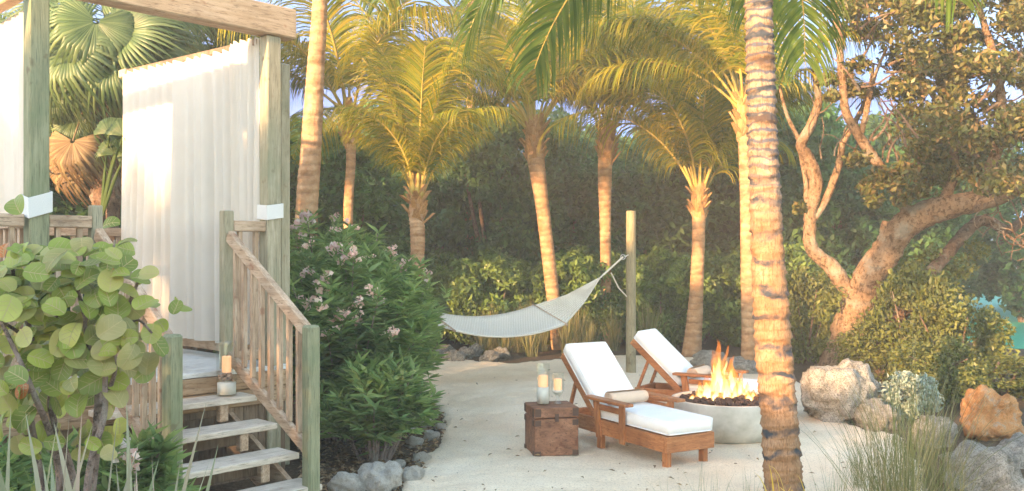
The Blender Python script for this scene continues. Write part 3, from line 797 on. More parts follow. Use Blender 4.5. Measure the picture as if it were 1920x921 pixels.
MB().tube([ring+Vector((.03,0,.0)), P(1178,478,13.62)], .008, 6).build('hanging_rope','rope',hm)
o = MB().tube([P(1146,512,13.3),P(1160,540,13.5),P(1175,556,13.62)], .010, 6).build('slack_rope','rope',hm)

# ================================================================ rocks
def rock_mesh(seed, mat, sub=4, sq=(1,.85,.75), pit=.12):
    import bmesh
    bm = bmesh.new(); bmesh.ops.create_icosphere(bm, subdivisions=sub, radius=1)
    o3 = Vector((seed*3.7,seed*1.3,seed*.7))
    for v in bm.verts:
        p = v.co.copy(); n1 = noise.noise(p*.9+o3)*.42; n2 = noise.noise(p*2.3+o3)*.2
        n3 = noise.fractal(p*5+o3, 1.0, 2.0, 4)*pit*.8
        c = noise.cell(p*1.6+o3)*.10
        v.co = p*(1+n1+n2+n3+c-.05); v.co.x *= sq[0]; v.co.y *= sq[1]; v.co.z *= sq[2]
    me = bpy.data.meshes.new('rock'); bm.to_mesh(me); bm.free(); me.materials.append(M[mat])
    me.polygons.foreach_set('use_smooth',[True]*len(me.polygons)); return me
RK = {}
for k in range(4): RK['rock%d'%k] = rock_mesh(k+1,'rock',5 if k < 2 else 4)
for k in range(3): RK['w%d'%k] = rock_mesh(k+11,'rock_w',4)
RK['o'] = rock_mesh(23,'rock_o',5,(1,.85,.8),.05)
def rock(key, loc, s, rz, label, group=None, name='rock', sz=1):
    o = bpy.data.objects.new(name, RK[key]); COL.objects.link(o); o.location = loc; o.scale = (s[0],s[1],s[2]) if hasattr(s,'__len__') else (s,s,s*sz); o.rotation_euler = (rnd.uniform(-.2,.2),rnd.uniform(-.2,.2),rz)
    return tag(o, label, 'rock', group)
RL = 'limestone boulders on the right'
rock('rock0', G(1573,9.9)+Zv*.24, (.46,.42,.50), .4, 'big grey pitted boulder right of the leaning palm trunk in the foreground', RL, 'boulder')
rock('rock1', G(1648,9.5)+Zv*.10, (.24,.25,.26), 1.8, 'grey boulder leaning on the right flank of the big pitted boulder', RL, 'boulder')
rock('o', G(1858,9.0)+Zv*.20, (.38,.36,.40), .6, 'orange sunlit boulder at the right picture edge', RL, 'boulder')
rock('rock2', G(1848,7.1)+Zv*.02, (.36,.38,.40), 2.5, 'pale grey boulder in the bottom right corner', RL, 'boulder')
rock('rock3', G(1745,8.6)+Zv*.12, (.27,.22,.26), 4, 'half hidden grey rock behind the tall grass tuft on the right', RL, 'boulder')
rock('rock3', G(1925,7.9)+Zv*.06, (.25,.25,.24), 1, 'dark grey rock beneath the orange boulder', RL, 'boulder')
rock('rock2', G(1330,14.2)+Zv*.12, (.42,.3,.27), 2, 'low grey rock at the foot of the palm behind the far lounger', RL, 'rock')
rock('rock3', G(1392,13.8)+Zv*.10, (.25,.3,.24), 3, 'grey rock in the shade left of the slender background palm', RL, 'rock')
brd = [(655,915,.17,'w0','whitish rock at the bottom edge right of the green newel post'),(712,905,.21,'w1','largest whitish rock of the border, bottom left of the sand'),(772,893,.13,'w2','pale pointed rock right of the largest border rock'),
 (745,868,.085,'w1',None),(790,855,.10,'w0',None),(778,825,.10,'w2',None),(808,812,.09,'w1',None),(826,795,.08,'w0',None),(800,788,.09,'w2',None),(775,800,.07,'w0',None),(790,765,.10,'w1',None),(812,772,.07,'w0',None),(762,748,.11,'w2',None),(742,726,.10,'w1',None),(765,728,.07,'w0',None),(752,704,.10,'w0',None),(735,760,.09,'w0',None),(758,782,.08,'w2',None)]
for k,(px,py,r_,key,lb) in enumerate(brd):
    x, y = GP(px, py+12)
    rock(key, (x,y,r_*.35), r_*.88, k*1.7, lb or 'small pitted stone in the border between the oleander bed and the sand', 'stones bordering the oleander bed' if lb is None else 'white rocks at the bottom edge')
for k,px in enumerate([790,812,835,852,872,893,918,940,1075,1110]):
    rock('rock%d'%(k%4), G(px,15.4+.5*(k%3))+Zv*.08, (.17+.04*(k%3),.15,.15+.03*(k%2)), k*2.1, 'low grey stone along the far edge of the sand under the hammock', 'stones along the far edge of the sand')
# leaf litter on the bed
rg2 = np.random.default_rng(4); n = 2600
pts = []
while len(pts) < n:
    py = rg2.uniform(715,1000); px = rg2.uniform(560,840); x,y = GP(px,py)
    if not inside(x-.02,y): pts.append((x,y,.012+rg2.uniform(0,.03)))
d_ = rg2.normal(size=(n,3)); d_[:,2] *= .15
v_, f_ = leaf_quads(np.array(pts), .065, .4, rg2, up=3, direction=d_)
tag(link('leaf_litter', np_mesh('leaf_litter', v_, f_, 'litter')), 'dry brown fallen leaves scattered over the planting bed', 'leaf litter', kind='stuff')
# ================================================================ palms
def frond_mesh(L_, e0, droop, ll, n, hang, seed, mat, wid=.026, bend=0):
    rg = random.Random(seed)
    def rp(s_):
        # integrate
        return None
    N = 24; pts = [Vector((0,0,0))]; el = []; p = Vector((0,0,0))
    for i in range(N+1):
        s_ = i/N; e = e0-droop*s_**1.4; a = bend*s_*s_
        el.append(Vector((math.cos(e)*math.cos(a),math.cos(e)*math.sin(a),math.sin(e))))
        if i: p = p+el[i-1]*(L_/N); pts.append(p.copy())
    V = []; Fq = []
    def at(s_):
        f = s_*N; i = min(int(f),N-1); return pts[i].lerp(pts[i+1], f-i), el[i].lerp(el[i+1], f-i).normalized()
    def build_leaflets():
        vs = []; fs = []
        for k in range(n):
            s_ = .17+.82*(k+.5)/n
            for sd in (-1,1):
                if rg.random() < .04: continue
                s2 = min(.995, s_+rg.uniform(-.004,.004)); o, T = at(s2)
                S = Vector((-T.y,T.x,0)); S = S.normalized() if S.length > 1e-4 else Vector((0,1,0)); Nn = S.cross(T)*-1
                if Nn.z < 0: Nn = -Nn
                prof = math.sin(math.pi*min(1,(s_-.1)*.98/.9))**.6
                Ln = ll*(.35+.65*prof)*rg.uniform(.85,1.1)
                fw = .45+.65*s_
                d = (S*sd+T*fw+Nn*rg.uniform(.05,.35)).normalized()
                m = 6; q = o.copy(); w0 = wid*rg.uniform(.8,1.15)
                g = hang*rg.uniform(.7,1.25); wv = None; base = len(vs)
                tw = rg.uniform(-.5,.5)
                for j in range(m+1):
                    t_ = j/m; w_ = w0*(1-t_**2.2)*(.5+.5*min(1,t_*6)) if j < m else .001
                    wv = d.cross(Nn); 
                    if wv.length < 1e-3: wv = T.copy()
                    wv.normalize(); wv = (wv+Nn*tw*.6).normalized()
                    vs.append(q+wv*w_/2); vs.append(q-wv*w_/2)
                    q = q+d*(Ln/m); d = (d+Vector((0,0,-g*(.25+t_)))).normalized()
                for j in range(m): a = base+2*j; fs.append((a,a+1,a+3,a+2))
        return vs, fs
    vs, fs = build_leaflets()
    me = np_mesh('leaflets', np.array([tuple(v) for v in vs]), np.array(fs), mat)
    rr = [max(.005,(.026*(1-i/N)**.8+ (.02 if i < 2 else 0))) for i in range(N+1)]
    mb = MB().tube(pts, rr, 5)
    me2 = bpy.data.meshes.new('rachis'); me2.from_pydata([tuple(v) for v in mb.v], [], mb.f); me2.materials.append(M['rachis']); 
    me2.polygons.foreach_set('use_smooth',[True]*len(me2.polygons))
    return me, me2
FR = {}
def frset(tag_, Lf, ll, n, mat, wid, hangs=1):
    out = []
    for k,(e,dr,hg,bd) in enumerate([(84,.6,.30,.1),(72,1.1,.42,-.3),(58,1.5,.55,.3),(42,1.6,.6,-.2),(20,1.5,.6,.2),(-5,1.2,.5,0),(66,1.9,.6,.4),(76,1.5,.5,-.5)]):
        out.append(frond_mesh(Lf, R(e), dr, ll, n, hg*hangs, 100+k, mat, wid, bd))
    FR[tag_] = out
frset('big', 3.1, 1.12, 84, 'frond', .028, 1.75)
frset('green', 3.1, .95, 74, 'frond_g', .036)
frset('small', 2.1, .88, 74, 'frond', .021, 1.7)

def palm(name, path, crown, fronds, label, cat='palm tree', rings=.07, mat='ptrunk', amp=.05, boots=True, kit='big', bs=1, group=None, n=14, seed=0, flare=True):
    """path: list of (px,py,d,r_px) base->top ; crown: Vector; fronds: list (az deg, arch, scale)"""
    pts, rad = px_path(path, 10)
    # densify along the trunk for ring scars
    tot = sum((pts[i+1]-pts[i]).length for i in range(len(pts)-1)); 
    nn = max(20, int(tot/(rings/(3 if n < 20 else 6))))
    ds = []; acc = 0; cum = [0]
    for i in range(len(pts)-1): acc += (pts[i+1]-pts[i]).length; cum.append(acc)
    j = 0; P2 = []; R2 = []; rg = random.Random(seed)
    for i in range(nn+1):
        s_ = tot*i/nn
        while j < len(pts)-2 and cum[j+1] < s_: j += 1
        f = (s_-cum[j])/max(1e-6,cum[j+1]-cum[j]); p = pts[j].lerp(pts[j+1], min(1,f)); r = rad[j]+(rad[j+1]-rad[j])*min(1,f)
        phs = (s_/rings) % 1
        r *= 1+amp*(1-phs)-amp*.5+ .02*noise.noise(Vector((s_*3,seed,0)))
        P2.append(p); R2.append(r)
    root = empty(name, (P2[0].x,P2[0].y,0), label, cat, group)
    tb = MB().tube(P2, R2, n, wob=.02, seed=seed)
    if n > 20:
        nv_ = []
        for i, q in enumerate(P2):
            s_ = tot*i/nn; zz = q.z; rs_ = rings if zz > 2.2 else rings*2.1
            for k in range(n):
                v_ = Vector(tb.v[i*n+k]); o_ = v_-q; a = 2*math.pi*k/n
                wv = .5*noise.noise(Vector((math.cos(a)*.9,math.sin(a)*.9,s_*2.5)))+.22*noise.noise(Vector((math.cos(a)*3,math.sin(a)*3,s_*6)))
                ph_ = ((s_/rs_)+wv) % 1
                f_ = 1+.10*(1-ph_)**1.6-.05+.05*noise.noise(Vector((math.cos(a)*2.5,math.sin(a)*2.5,s_*5)))+.02*noise.noise(Vector((math.cos(a)*9,math.sin(a)*9,s_*14)))
                nv_.append(tuple(q+o_*f_))
        tb.v = nv_+tb.v[len(nv_):]
    tb.build('trunk', mat, root, smooth=True)
    if boots:
        mb = MB(); r0 = rad[-1]
        for k in range(int(26*bs)):
            a = k*2.4+rg.uniform(-.2,.2); h = -.42*bs+.55*bs*k/(26*bs)
            c = crown+Vector((math.cos(a)*r0*.8,math.sin(a)*r0*.8,h)); o = Vector((math.cos(a),math.sin(a),0)); sd = Vector((-o.y,o.x,0))
            hh = rg.uniform(.14,.24)*bs**.5; w_ = rg.uniform(.05,.09)
            t1_ = c+o*(.07+.13*rg.random())+Zv*hh+sd*rg.uniform(-.03,.03)
            mb.add([c-sd*w_, c+sd*w_, t1_+sd*w_*.35, t1_-sd*w_*.35, c-sd*w_*.8-o*.03, c+sd*w_*.8-o*.03, t1_+sd*w_*.3-o*.04, t1_-sd*w_*.3-o*.04],
                   [(0,1,2,3),(7,6,5,4),(0,4,5,1),(1,5,6,2),(2,6,7,3),(3,7,4,0)])
        mb.tube([crown-Zv*.45*bs, crown-Zv*.2*bs, crown+Zv*.12, crown+Zv*.35],[r0*.9,r0*1.1,r0*1.1,r0*.5],12,wob=.15,seed=seed)
        mb.build('boots','boot',root)
    for az, arch, sc_ in fronds:
        lf, ra = FR[kit][arch]
        f = bpy.data.objects.new('frond', lf); COL.objects.link(f); f.parent = root
        a = R(az+rg.uniform(-6,6))
        f.location = crown-root.location+Vector((math.cos(a)*.05,math.sin(a)*.05,rg.uniform(-.02,.1))); f.rotation_euler = (rg.uniform(-.15,.15),0,a); f.scale = (sc_,)*3
        g = bpy.data.objects.new('rachis', ra); COL.objects.link(g); g.parent = f
    return root
# azimuth: 0 = right, 90 = away, 180 = left, 270 = toward the camera
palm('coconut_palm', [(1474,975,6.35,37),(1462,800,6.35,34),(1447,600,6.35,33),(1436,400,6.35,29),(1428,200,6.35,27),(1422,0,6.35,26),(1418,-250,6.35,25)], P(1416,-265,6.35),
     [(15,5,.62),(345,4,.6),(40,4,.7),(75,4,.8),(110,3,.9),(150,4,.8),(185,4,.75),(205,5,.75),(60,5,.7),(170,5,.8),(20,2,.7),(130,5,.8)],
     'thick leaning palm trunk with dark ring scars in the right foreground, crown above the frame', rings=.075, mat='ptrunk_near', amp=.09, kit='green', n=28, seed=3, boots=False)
palm('coconut_palm', [(573,560,11,22),(575,400,11,21),(583,280,11,19.5),(592,130,11,16.5),(600,0,11,14),(604,-200,11,12)], P(604,-210,11),
     [(0,4,1),(330,4,1),(75,4,1),(60,3,1),(20,2,1),(350,5,.95),(310,5,.9),(90,2,1),(340,3,1)],
     'tall pale palm trunk rising just right of the pavilion beam', rings=.09, kit='green', seed=5)
palm('coconut_palm', [(652,640,14,10),(653,400,14,9),(658,300,14,9),(657,215,14,10)], P(655,225,14),
     [(0,3,1),(45,2,1),(90,1,1),(135,2,1),(180,3,1),(225,2,.9),(270,1,.9),(315,2,1),(20,6,1),(200,6,1),(160,0,1),(340,7,1),(120,4,1)],
     'slim palm between the tall pale trunk and the short glowing palm', kit='big', seed=7, bs=1)
palm('coconut_palm', [(781,640,12,13),(782,540,12,12),(783,440,12,14),(780,395,12,14),(784,350,12,10)], P(783,375,12),
     [(0,7,.85),(165,7,.85),(95,0,1.1),(270,0,.95),(315,7,.8),(225,7,.8),(50,0,1.05),(135,0,1.05),(190,0,.95),(350,0,.95),(15,1,.62),(175,1,.62)],
     'short young palm with glowing orange trunk rising out of the oleander', kit='small', rings=.05, amp=.16, seed=9, bs=.8)
palm('coconut_palm', [(1047,655,17,13),(1042,600,17,12.5),(1028,480,17,12.5),(1016,380,17,13),(1005,300,17,16),(1003,250,17,16)], P(1003,250,17),
     [(0,2,1.05),(25,1,1.15),(345,6,1.15),(90,1,1.1),(150,1,1.15),(180,2,1.15),(195,6,1.15),(165,3,1.1),(270,0,1),(300,7,1),(240,7,1),(10,6,1.1),(170,6,1.2),(200,3,1.0),(100,0,1.1),(130,7,1.1),(50,7,1.1)],
     'palm with the thickest fibrous collar, its trunk just left of the hammock pole end', kit='big', seed=11, bs=1.3)
palm('coconut_palm', [(1135,665,18,10.5),(1136,560,18,10),(1135,420,18,10.5),(1134,330,18,13),(1137,255,18,13)], P(1138,255,18),
     [(0,1,1.15),(350,2,1.1),(195,2,1.1),(30,6,1.1),(90,0,1.1),(150,1,1.15),(180,7,1.1),(280,0,1.1),(230,7,1),(60,7,1),(10,6,1.1),(190,6,.9),(110,0,1.1),(250,0,1.05),(330,1,1)],
     'straight slender orange lit palm immediately left of the timber pole', kit='big', seed=13, bs=1.3)
palm('coconut_palm', [(1295,680,16.3,21),(1299,640,16.3,17),(1305,560,16.3,13.5),(1309,470,16.3,12),(1311,385,16.3,13)], P(1311,372,16.3),
     [(5,7,1.0),(178,1,1.15),(160,7,1.1),(195,0,1.15),(90,0,1.05),(280,0,.95),(330,7,.9),(20,0,1.05),(350,1,.85),(215,7,1.05),(150,0,1.1),(188,6,1.1),(100,7,1),(30,2,.9)],
     'short palm with flared trunk base behind the far lounge chair, yellow green fronds', kit='big', seed=15, bs=.8)
palm('coconut_palm', [(1403,715,13.9,17),(1404,640,13.9,14),(1402,500,13.9,13),(1400,350,13.9,13),(1396,215,13.9,14)], P(1395,205,13.9),
     [(180,2,1),(165,6,1),(200,1,1),(190,3,.9),(100,1,1),(270,1,.9),(60,2,1),(20,3,.8),(340,2,.9),(240,7,1),(130,7,1)],
     'slender palm standing directly behind the thick foreground trunk', kit='big', seed=17, bs=1.1)
# a further palm whose crown fills the upper middle
palm('coconut_palm', [(880,640,22,8),(880,300,22,8),(884,80,22,8),(884,-60,22,8)], P(884,-60,22),
     [(k*45, 3+(k%3), 1.15) for k in range(8)], 'far palm in the middle with dark crown against the sky', kit='green', seed=19)
# ================================================================ fan palms behind the pavilion
def fan_mesh(r_, nseg, spread, droop, mat, seed):
    rg = random.Random(seed); vs = []; fs = []
    for k in range(nseg):
        a0 = -spread/2+spread*k/nseg; a1 = -spread/2+spread*(k+1)/nseg; am = (a0+a1)/2
        Lr = r_*(.72+.28*math.cos(am*.55))*rg.uniform(.92,1.06); dr = droop*rg.uniform(.7,1.4)
        def pt(a, t_, lift=0):
            rr = Lr*t_; z = -dr*Lr*max(0,t_-.45)**1.8*2.2-.10*abs(math.sin(a))*rr+lift+.22*rr*abs(math.sin(a))
            rr *= (1-.35*dr*max(0,t_-.5)); return Vector((rr*math.cos(a), rr*math.sin(a), z))
        base = len(vs); lf = .012
        hw = (a1-a0)/2
        for t_, wf in ((.05,1),(.3,1),(.5,1),(.68,.62),(.85,.32),(1.0,.03)):
            vs += [pt(am-hw*wf,t_), pt(am,t_,lf*(1 if t_ > .1 else 0)), pt(am+hw*wf,t_)]
        for j in range(5):
            a = base+3*j; fs += [(a,a+1,a+4,a+3),(a+1,a+2,a+5,a+4)]
    return np_mesh('fan_blade', np.array([tuple(v) for v in vs]), np.array(fs), mat)
FAN = [fan_mesh(.95,46,R(290),.5,'fan',1), fan_mesh(.95,46,R(270),1.1,'fan',2), fan_mesh(.8,40,R(250),2.2,'fan',3)]
DEAD = [fan_mesh(.85,34,R(230),2.4,'fan_dead',4)]
def fan_leaf(root, a, b, variant, dead=False, sc=1, roll=0):
    """petiole from a to b, blade at b facing along the petiole"""
    d = (b-a).normalized(); mid = a.lerp(b,.5)+Zv*(.10*(b-a).length)
    pet = MB().tube(smooth_path([tuple(a),tuple(mid),tuple(b)],5), [.018]*5+[.012]*6, 6).build('petiole','fan_dead' if dead else 'fan',root)
    bl = bpy.data.objects.new('fan_blade', (DEAD if dead else FAN)[variant]); COL.objects.link(bl); bl.parent = pet
    bl.location = b-root.location
    dd = (b-mid).normalized(); z = Vector((roll*.45,-1,.45)).normalized(); dd = (dd+Vector((0,0,.35 if not dead else -.8))); dd = (dd-z*dd.dot(z)).normalized(); y = z.cross(dd)
    m = Matrix((dd,y,z)).transposed(); bl.rotation_euler = m.to_euler(); bl.scale = (sc*.8,)*3
def sabal(base, top, leaves, label, seed, trunk_r=.17):
    root = empty('fan_palm', (base.x,base.y,0), label, 'palm tree', 'fan palms behind the pavilion')
    rg = random.Random(seed); n_ = 30
    pts = [base.lerp(top, k/n_) for k in range(n_+1)]
    MB().tube(pts, [trunk_r*(1+.12*(k%2)) for k in range(n_+1)], 12, wob=.12, seed=seed).build('trunk','bark_dark',root)
    for (px,py,d,var,sc_,roll) in leaves:
        fan_leaf(root, top+Vector((rg.uniform(-.1,.1),rg.uniform(-.1,.1),rg.uniform(-.3,.1))), P(px,py,d), var, False, sc_, roll)
    for k in range(5):
        a = k*2.4+1; rr = rg.uniform(.35,.55)
        fan_leaf(root, top-Zv*rg.uniform(.1,1.2), top+Vector((math.cos(a)*rr,math.sin(a)*rr,-rg.uniform(.4,1.5))), 0, True, rg.uniform(.9,1.2))
    return root
sabal(G(195,12.2), P(200,95,12.2), [(150,60,11.2,0,1.15,.9),(225,60,11.2,0,1.1,-.8),(110,10,11.5,0,1,1.2),(265,35,11.6,0,1,-1.),(185,-10,11.6,0,1.1,0),(205,110,11.1,1,1.1,.5),(130,90,11,1,1.2,-.5),(250,130,11.5,1,1,.2),(180,40,11,1,1.2,1),(320,20,12,1,1,.3),(120,120,11.4,1,1,1),(290,100,11.6,1,.9,-1.),(165,150,11.3,2,1,.4),(100,180,11.8,2,1,.5),(235,170,11.7,2,.9,-.4),(140,220,11.9,2,1,.3),(250,0,12.8,0,1,-.6)],
      'big fan palm behind the pavilion between the foremost post and the side curtain', 3)
sabal(G(345,13.5), P(345,95,13.5), [(330,40,12.8,0,1.1,.5),(400,80,13,0,1.1,-1.),(380,20,13,0,1.05,-.6),(300,60,12.8,0,1.,1),(415,110,12.8,1,1,-1.2),(340,110,12.6,1,1,.1),(290,120,13,1,1,.9),(350,-20,13.5,0,1,0)],
      'fan palm whose spiky leaves rise above the top of the wide side curtain', 5)
sabal(G(30,13), P(40,150,13), [(95,60,12.4,0,1.05,.2),(120,150,12.3,1,1,-.8),(60,60,12.6,0,1,.4),(0,80,12.6,0,1,1),(110,200,12.2,2,1,-.3),(95,110,12.3,0,1,-.6)],
      'fan palm seen just behind the foremost green post', 9)
yg = empty('young_fan_palm', tuple(G(190,9.75)), 'drooping pale young fan leaf plant hanging over the rear railing at the curtain edge', 'palm')
for (px,py,d,var,sc_,roll,dx) in [(232,255,9.15,2,.62,.2,0),(205,250,9.3,2,.6,-.3,0),(258,262,9.1,2,.55,-.4,0),(215,290,9.4,2,.6,.5,0)]:
    fan_leaf(yg, G(190,9.75)+Zv*(.02 if sc_ > 9 else 0.0)+Vector((0,0,2.2)), P(px,py,d), var, False, sc_, roll)
MB().tube([G(190,9.75), G(190,9.75)+Zv*2.3], [.06,.045], 8).build('stem','bark_dark',yg)

# ================================================================ forest wall
def crown_mesh(name, seed, nblob, per, size, asp, rx, ry, rz_, mat, blob=(.28,.5), bottom=0.0, up=.4):
    rg = np.random.default_rng(seed); cs = []; rs = []
    for k in range(nblob):
        u = unit_rand(1, rg)[0]*rg.uniform(.55,1)**.5; z = (u[2]*.5+.5)*(1-bottom)+bottom
        cs.append((u[0]*rx, u[1]*ry, z*rz_)); b = rg.uniform(*blob); rs.append((b, b, b*.72))
    pts = clump_pts(cs, rs, per, rg, .45)
    v, f = leaf_quads(pts, size, asp, rg, up=up)
    return np_mesh(name, v, f, mat)
CR = [crown_mesh('crown', s, 150, 120, .17, .5, 1.9, 1.5, 4.6, m, (.28,.50)) for s, m in ((1,'forest'),(2,'forest3'),(3,'forest2'))]
def forest_tree(x, y, k, s, label):
    root = empty('broadleaf_tree', (x,y,0), label, 'tree', 'dark broadleaf trees behind the clearing')
    c = link('crown', CR[k], root); c.location = (0,0,.35); c.scale = s; c.rotation_euler = (0,0,rnd.uniform(0,6.28))
    rg = random.Random(int(x*10))
    mb = MB()
    for j in range(3):
        a = rg.uniform(0,6.28); mb.tube([Vector((x,y,0)), Vector((x+.3*math.cos(a),y+.3*math.sin(a),1.2)), Vector((x+.8*math.cos(a),y+.8*math.sin(a),3.3*s[2]))], [.09,.07,.03], 6)
    mb.build('trunk','twig',root)
FT = []
row1 = [-11.2,-8.6,-6.4,-4.2,-2.2,-.3,1.5,3.3,5.2,7.2,9.2]
for k, x in enumerate(row1):
    FT.append((x, 21.5+.8*math.sin(k*2.1), k%3, (1.0+.1*math.sin(k),1,1.0+.14*math.sin(k*1.7))))
for k, x in enumerate([-12.5,-9,-5.6,-2.6,.6,3.8,6.9,10.2,13.8,17.5]):
    FT.append((x, 25+.8*math.cos(k*1.3), (k+1)%3, (1.25,1.1,1.22+.14*math.sin(k*2.3))))
for k, x in enumerate([-20,-15,-9,-3,3,9,15,22]):
    FT.append((x, 31+.8*math.cos(k*1.3), k%3, (1.9,1.3,1.38+.12*math.sin(k*2.9))))
for k,(x,y,s) in enumerate([(-6.6,13.6,.95),(-8.6,12.6,1.1),(-5.0,15.2,.95),(-10.5,15,1.3),(-3.6,17.5,.95),(-8,17.5,1.2)]):
    FT.append((x,y,k%3,(s,s,s*.88)))
for i,(x,y,k,s) in enumerate(sorted(FT)):
    px = CX+x/y*F
    row = 'front row' if y < 23.5 else ('second row' if y < 29 else 'hindmost row')
    if y < 19: lb = 'dense dark tree behind the pavilion and fan palms, %s from the left of that clump' % ['first','second','third','fourth','fifth','sixth'][sum(1 for q in FT if q[1] < 19 and q[0] < x)]
    else:
        o_ = ['first','second','third','fourth','fifth','sixth','seventh','eighth','ninth','tenth','eleventh'][sum(1 for q in FT if (('front row' if q[1] < 23.5 else ('second row' if q[1] < 29 else 'hindmost row')) == row and q[1] >= 19) and q[0] < x)]
        lb = 'dark green broadleaf tree, %s from the left in the %s of the woodland' % (o_, row)
    forest_tree(x,y,k,s,lb)
# hedge
HM = [crown_mesh('foliage', 40+k, 70, 150, .11, .42, .95, .7, 1.35, 'hedge', (.18,.30), up=.2) for k in range(2)]
hp_ = [(760,17.6,1.0),(850,18.3,1.05),(925,18.0,1.1),(1010,18.6,1.05),(1085,18.2,1.12),(1165,18.8,1.05),(1240,18.1,1.12),(1320,18.5,1.05),(1400,17.9,1.1),(1465,18.2,1.15),(1540,17.6,1.0)]
for k,(px,d,s) in enumerate(hp_):
    root = empty('hedge_shrub', tuple(G(px,d)), 'rounded light green hedge shrub, %s from the left behind the sand' % ['first','second','third','fourth','fifth','sixth','seventh','eighth','ninth','tenth','eleventh'][k], 'shrub', 'rounded hedge shrubs behind the sand')
    c = link('foliage', HM[k%2], root); c.location=(0,0,.12); c.scale=(s*1.2,s,s*1.13); c.rotation_euler=(0,0,k*1.9)
    b_ = root.location; mb = MB()
    for j in range(4):
        a = j*1.6+k; mb.tube([b_, b_+Vector((.25*math.cos(a),.25*math.sin(a),.5)), b_+Vector((.5*math.cos(a),.5*math.sin(a),1.1))],[.03,.02,.01],5)
    mb.build('stem','twig',root)
# shrubs right
SM = [crown_mesh('foliage', 60+k, 34, 190, .075, .5, .75, .6, 1.1, 'shrub', (.2,.34), up=.2) for k in range(2)]
for k,(px,d,s,lb) in enumerate([(1510,15.2,(.8,.9,1.25),'leafy olive shrub right of the foreground trunk, behind the pitted boulder'),(1650,13.2,(.8,.8,.7),'low olive shrub at the foot of the leaning mangrove'),(1715,13.0,(.9,.9,1.3),'tall olive shrub in front of the fork of the mangrove'),
    (1790,12.2,(.72,.9,1.0),'olive shrub behind the orange boulder'),(1880,11.2,(.8,.8,.40),'olive shrub at the right picture edge, below the green water'),(1760,10.8,(.75,.7,.62),'low olive shrub behind the silvery plant')]):
    root = empty('olive_shrub', tuple(G(px,d)), lb, 'shrub', 'olive shrubs under the mangrove')
    c = link('foliage', SM[k%2], root); c.location=(0,0,.08); c.scale=s; c.rotation_euler=(0,0,k*2.3)
    b_ = root.location; mb = MB()
    for j in range(4):
        a = j*1.6+k; mb.tube([b_, b_+Vector((.2*math.cos(a),.2*math.sin(a),.5)), b_+Vector((.45*math.cos(a),.45*math.sin(a),1.0*s[2]))],[.025,.018,.008],5)
    mb.build('stem','twig',root)
c = crown_mesh('silver_shrub', 77, 26, 90, .06, .4, .32, .25, .42, 'silver', (.08,.15))
o = link('silver_shrub', c); o.location = G(1705,9.9)+Zv*.05; tag(o,'silvery blue green shrub between the pitted boulder and the orange boulder','shrub')

# ================================================================ mangrove tree
mg = empty('leaning_tree', tuple(G(1572,14.3)), 'large leaning tree with thick tan limbs and olive brown canopy at upper right', 'tree')
def limb(name, lst, mat='bark', par=mg, n=12, seed=0, k=8):
    pts, rad = px_path(lst, k); rad = [q*.88 for q in rad]
    pts = [p+Vector((noise.noise(p*1.7)*.05,0,noise.noise(p*1.9+Vector((5,5,5)))*.05)) for p in pts]
    return MB().tube(pts, rad, n, wob=.10, seed=seed).build(name, mat, par, smooth=True)
limb('trunk', [(1560,715,14.5,48),(1580,660,14.3,38),(1597,600,14.2,34),(1625,530,14,32),(1665,465,13.8,30),(1705,415,13.6,29),(1765,392,13.4,27),(1830,380,13.2,22),(1900,352,13,17),(1990,300,12.8,13)], n=16)
limb('limb', [(1600,560,14.1,18),(1565,510,14.2,17),(1522,468,14.2,14),(1520,410,14.2,13),(1530,350,14.2,15),(1517,300,14.2,14),(1503,268,14.1,11),(1522,225,14.1,10),(1534,185,14,8),(1528,120,14,6),(1540,40,14,4)])
limb('limb', [(1521,415,14.2,8),(1550,375,14.2,8),(1572,320,14.2,8),(1578,270,14.1,7),(1598,238,14,6),(1625,190,14,5),(1640,120,13.9,3)],n=8)
limb('limb', [(1518,400,14.2,6),(1508,330,14.2,5),(1500,270,14.2,5),(1475,220,14.1,4),(1462,160,14,3)],n=8)
limb('limb', [(1704,400,13.6,13),(1672,340,13.5,12),(1640,295,13.4,11),(1605,250,13.3,10),(1588,205,13.2,9),(1580,130,13.1,8),(1568,50,13,7),(1560,-60,13,6)],n=10)
limb('limb', [(1612,256,13.3,6),(1628,200,13.3,6),(1640,140,13.3,4),(1665,90,13.2,3)],n=8)
limb('limb', [(1830,380,13.2,14),(1862,300,13,12),(1880,200,12.8,10),(1860,100,12.8,8),(1830,0,12.8,6)],n=8)
limb('limb', [(1765,392,13.4,12),(1790,320,13.3,10),(1770,220,13.2,8),(1720,130,13.2,6),(1690,30,13.2,4)],n=8)
limb('limb', [(1665,465,13.8,10),(1655,440,13.8,8),(1662,415,13.8,9)],n=8)
tw = MB(); rg = random.Random(31)
for k in range(70):
    px = rg.uniform(1600,1930); py = rg.uniform(20,330); d = rg.uniform(12,14)
    a = (px,py,d,3); q = [a]
    ang = rg.uniform(-3.1,0)
    for j in range(3):
        ang += rg.uniform(-.5,.5); px += 28*math.cos(ang); py += 28*math.sin(ang); d += rg.uniform(-.15,.15); q.append((px,py,d,2.2-.5*j))
    pts, rad = px_path(q, 3); tw.tube(pts, rad, 5)
for k in range(12):   # bare twigs in the sky gap
    px = rg.uniform(1500,1680); py = rg.uniform(200,300); q = [(px,py,13.6,1.6)]; ang = rg.uniform(-2.5,-.6)
    for j in range(4): ang += rg.uniform(-.6,.6); px += 20*math.cos(ang); py += 20*math.sin(ang); q.append((px,py,13.6+rg.uniform(-.1,.1),1.4-.25*j))
    pts, rad = px_path(q, 3); tw.tube(pts, rad, 5)
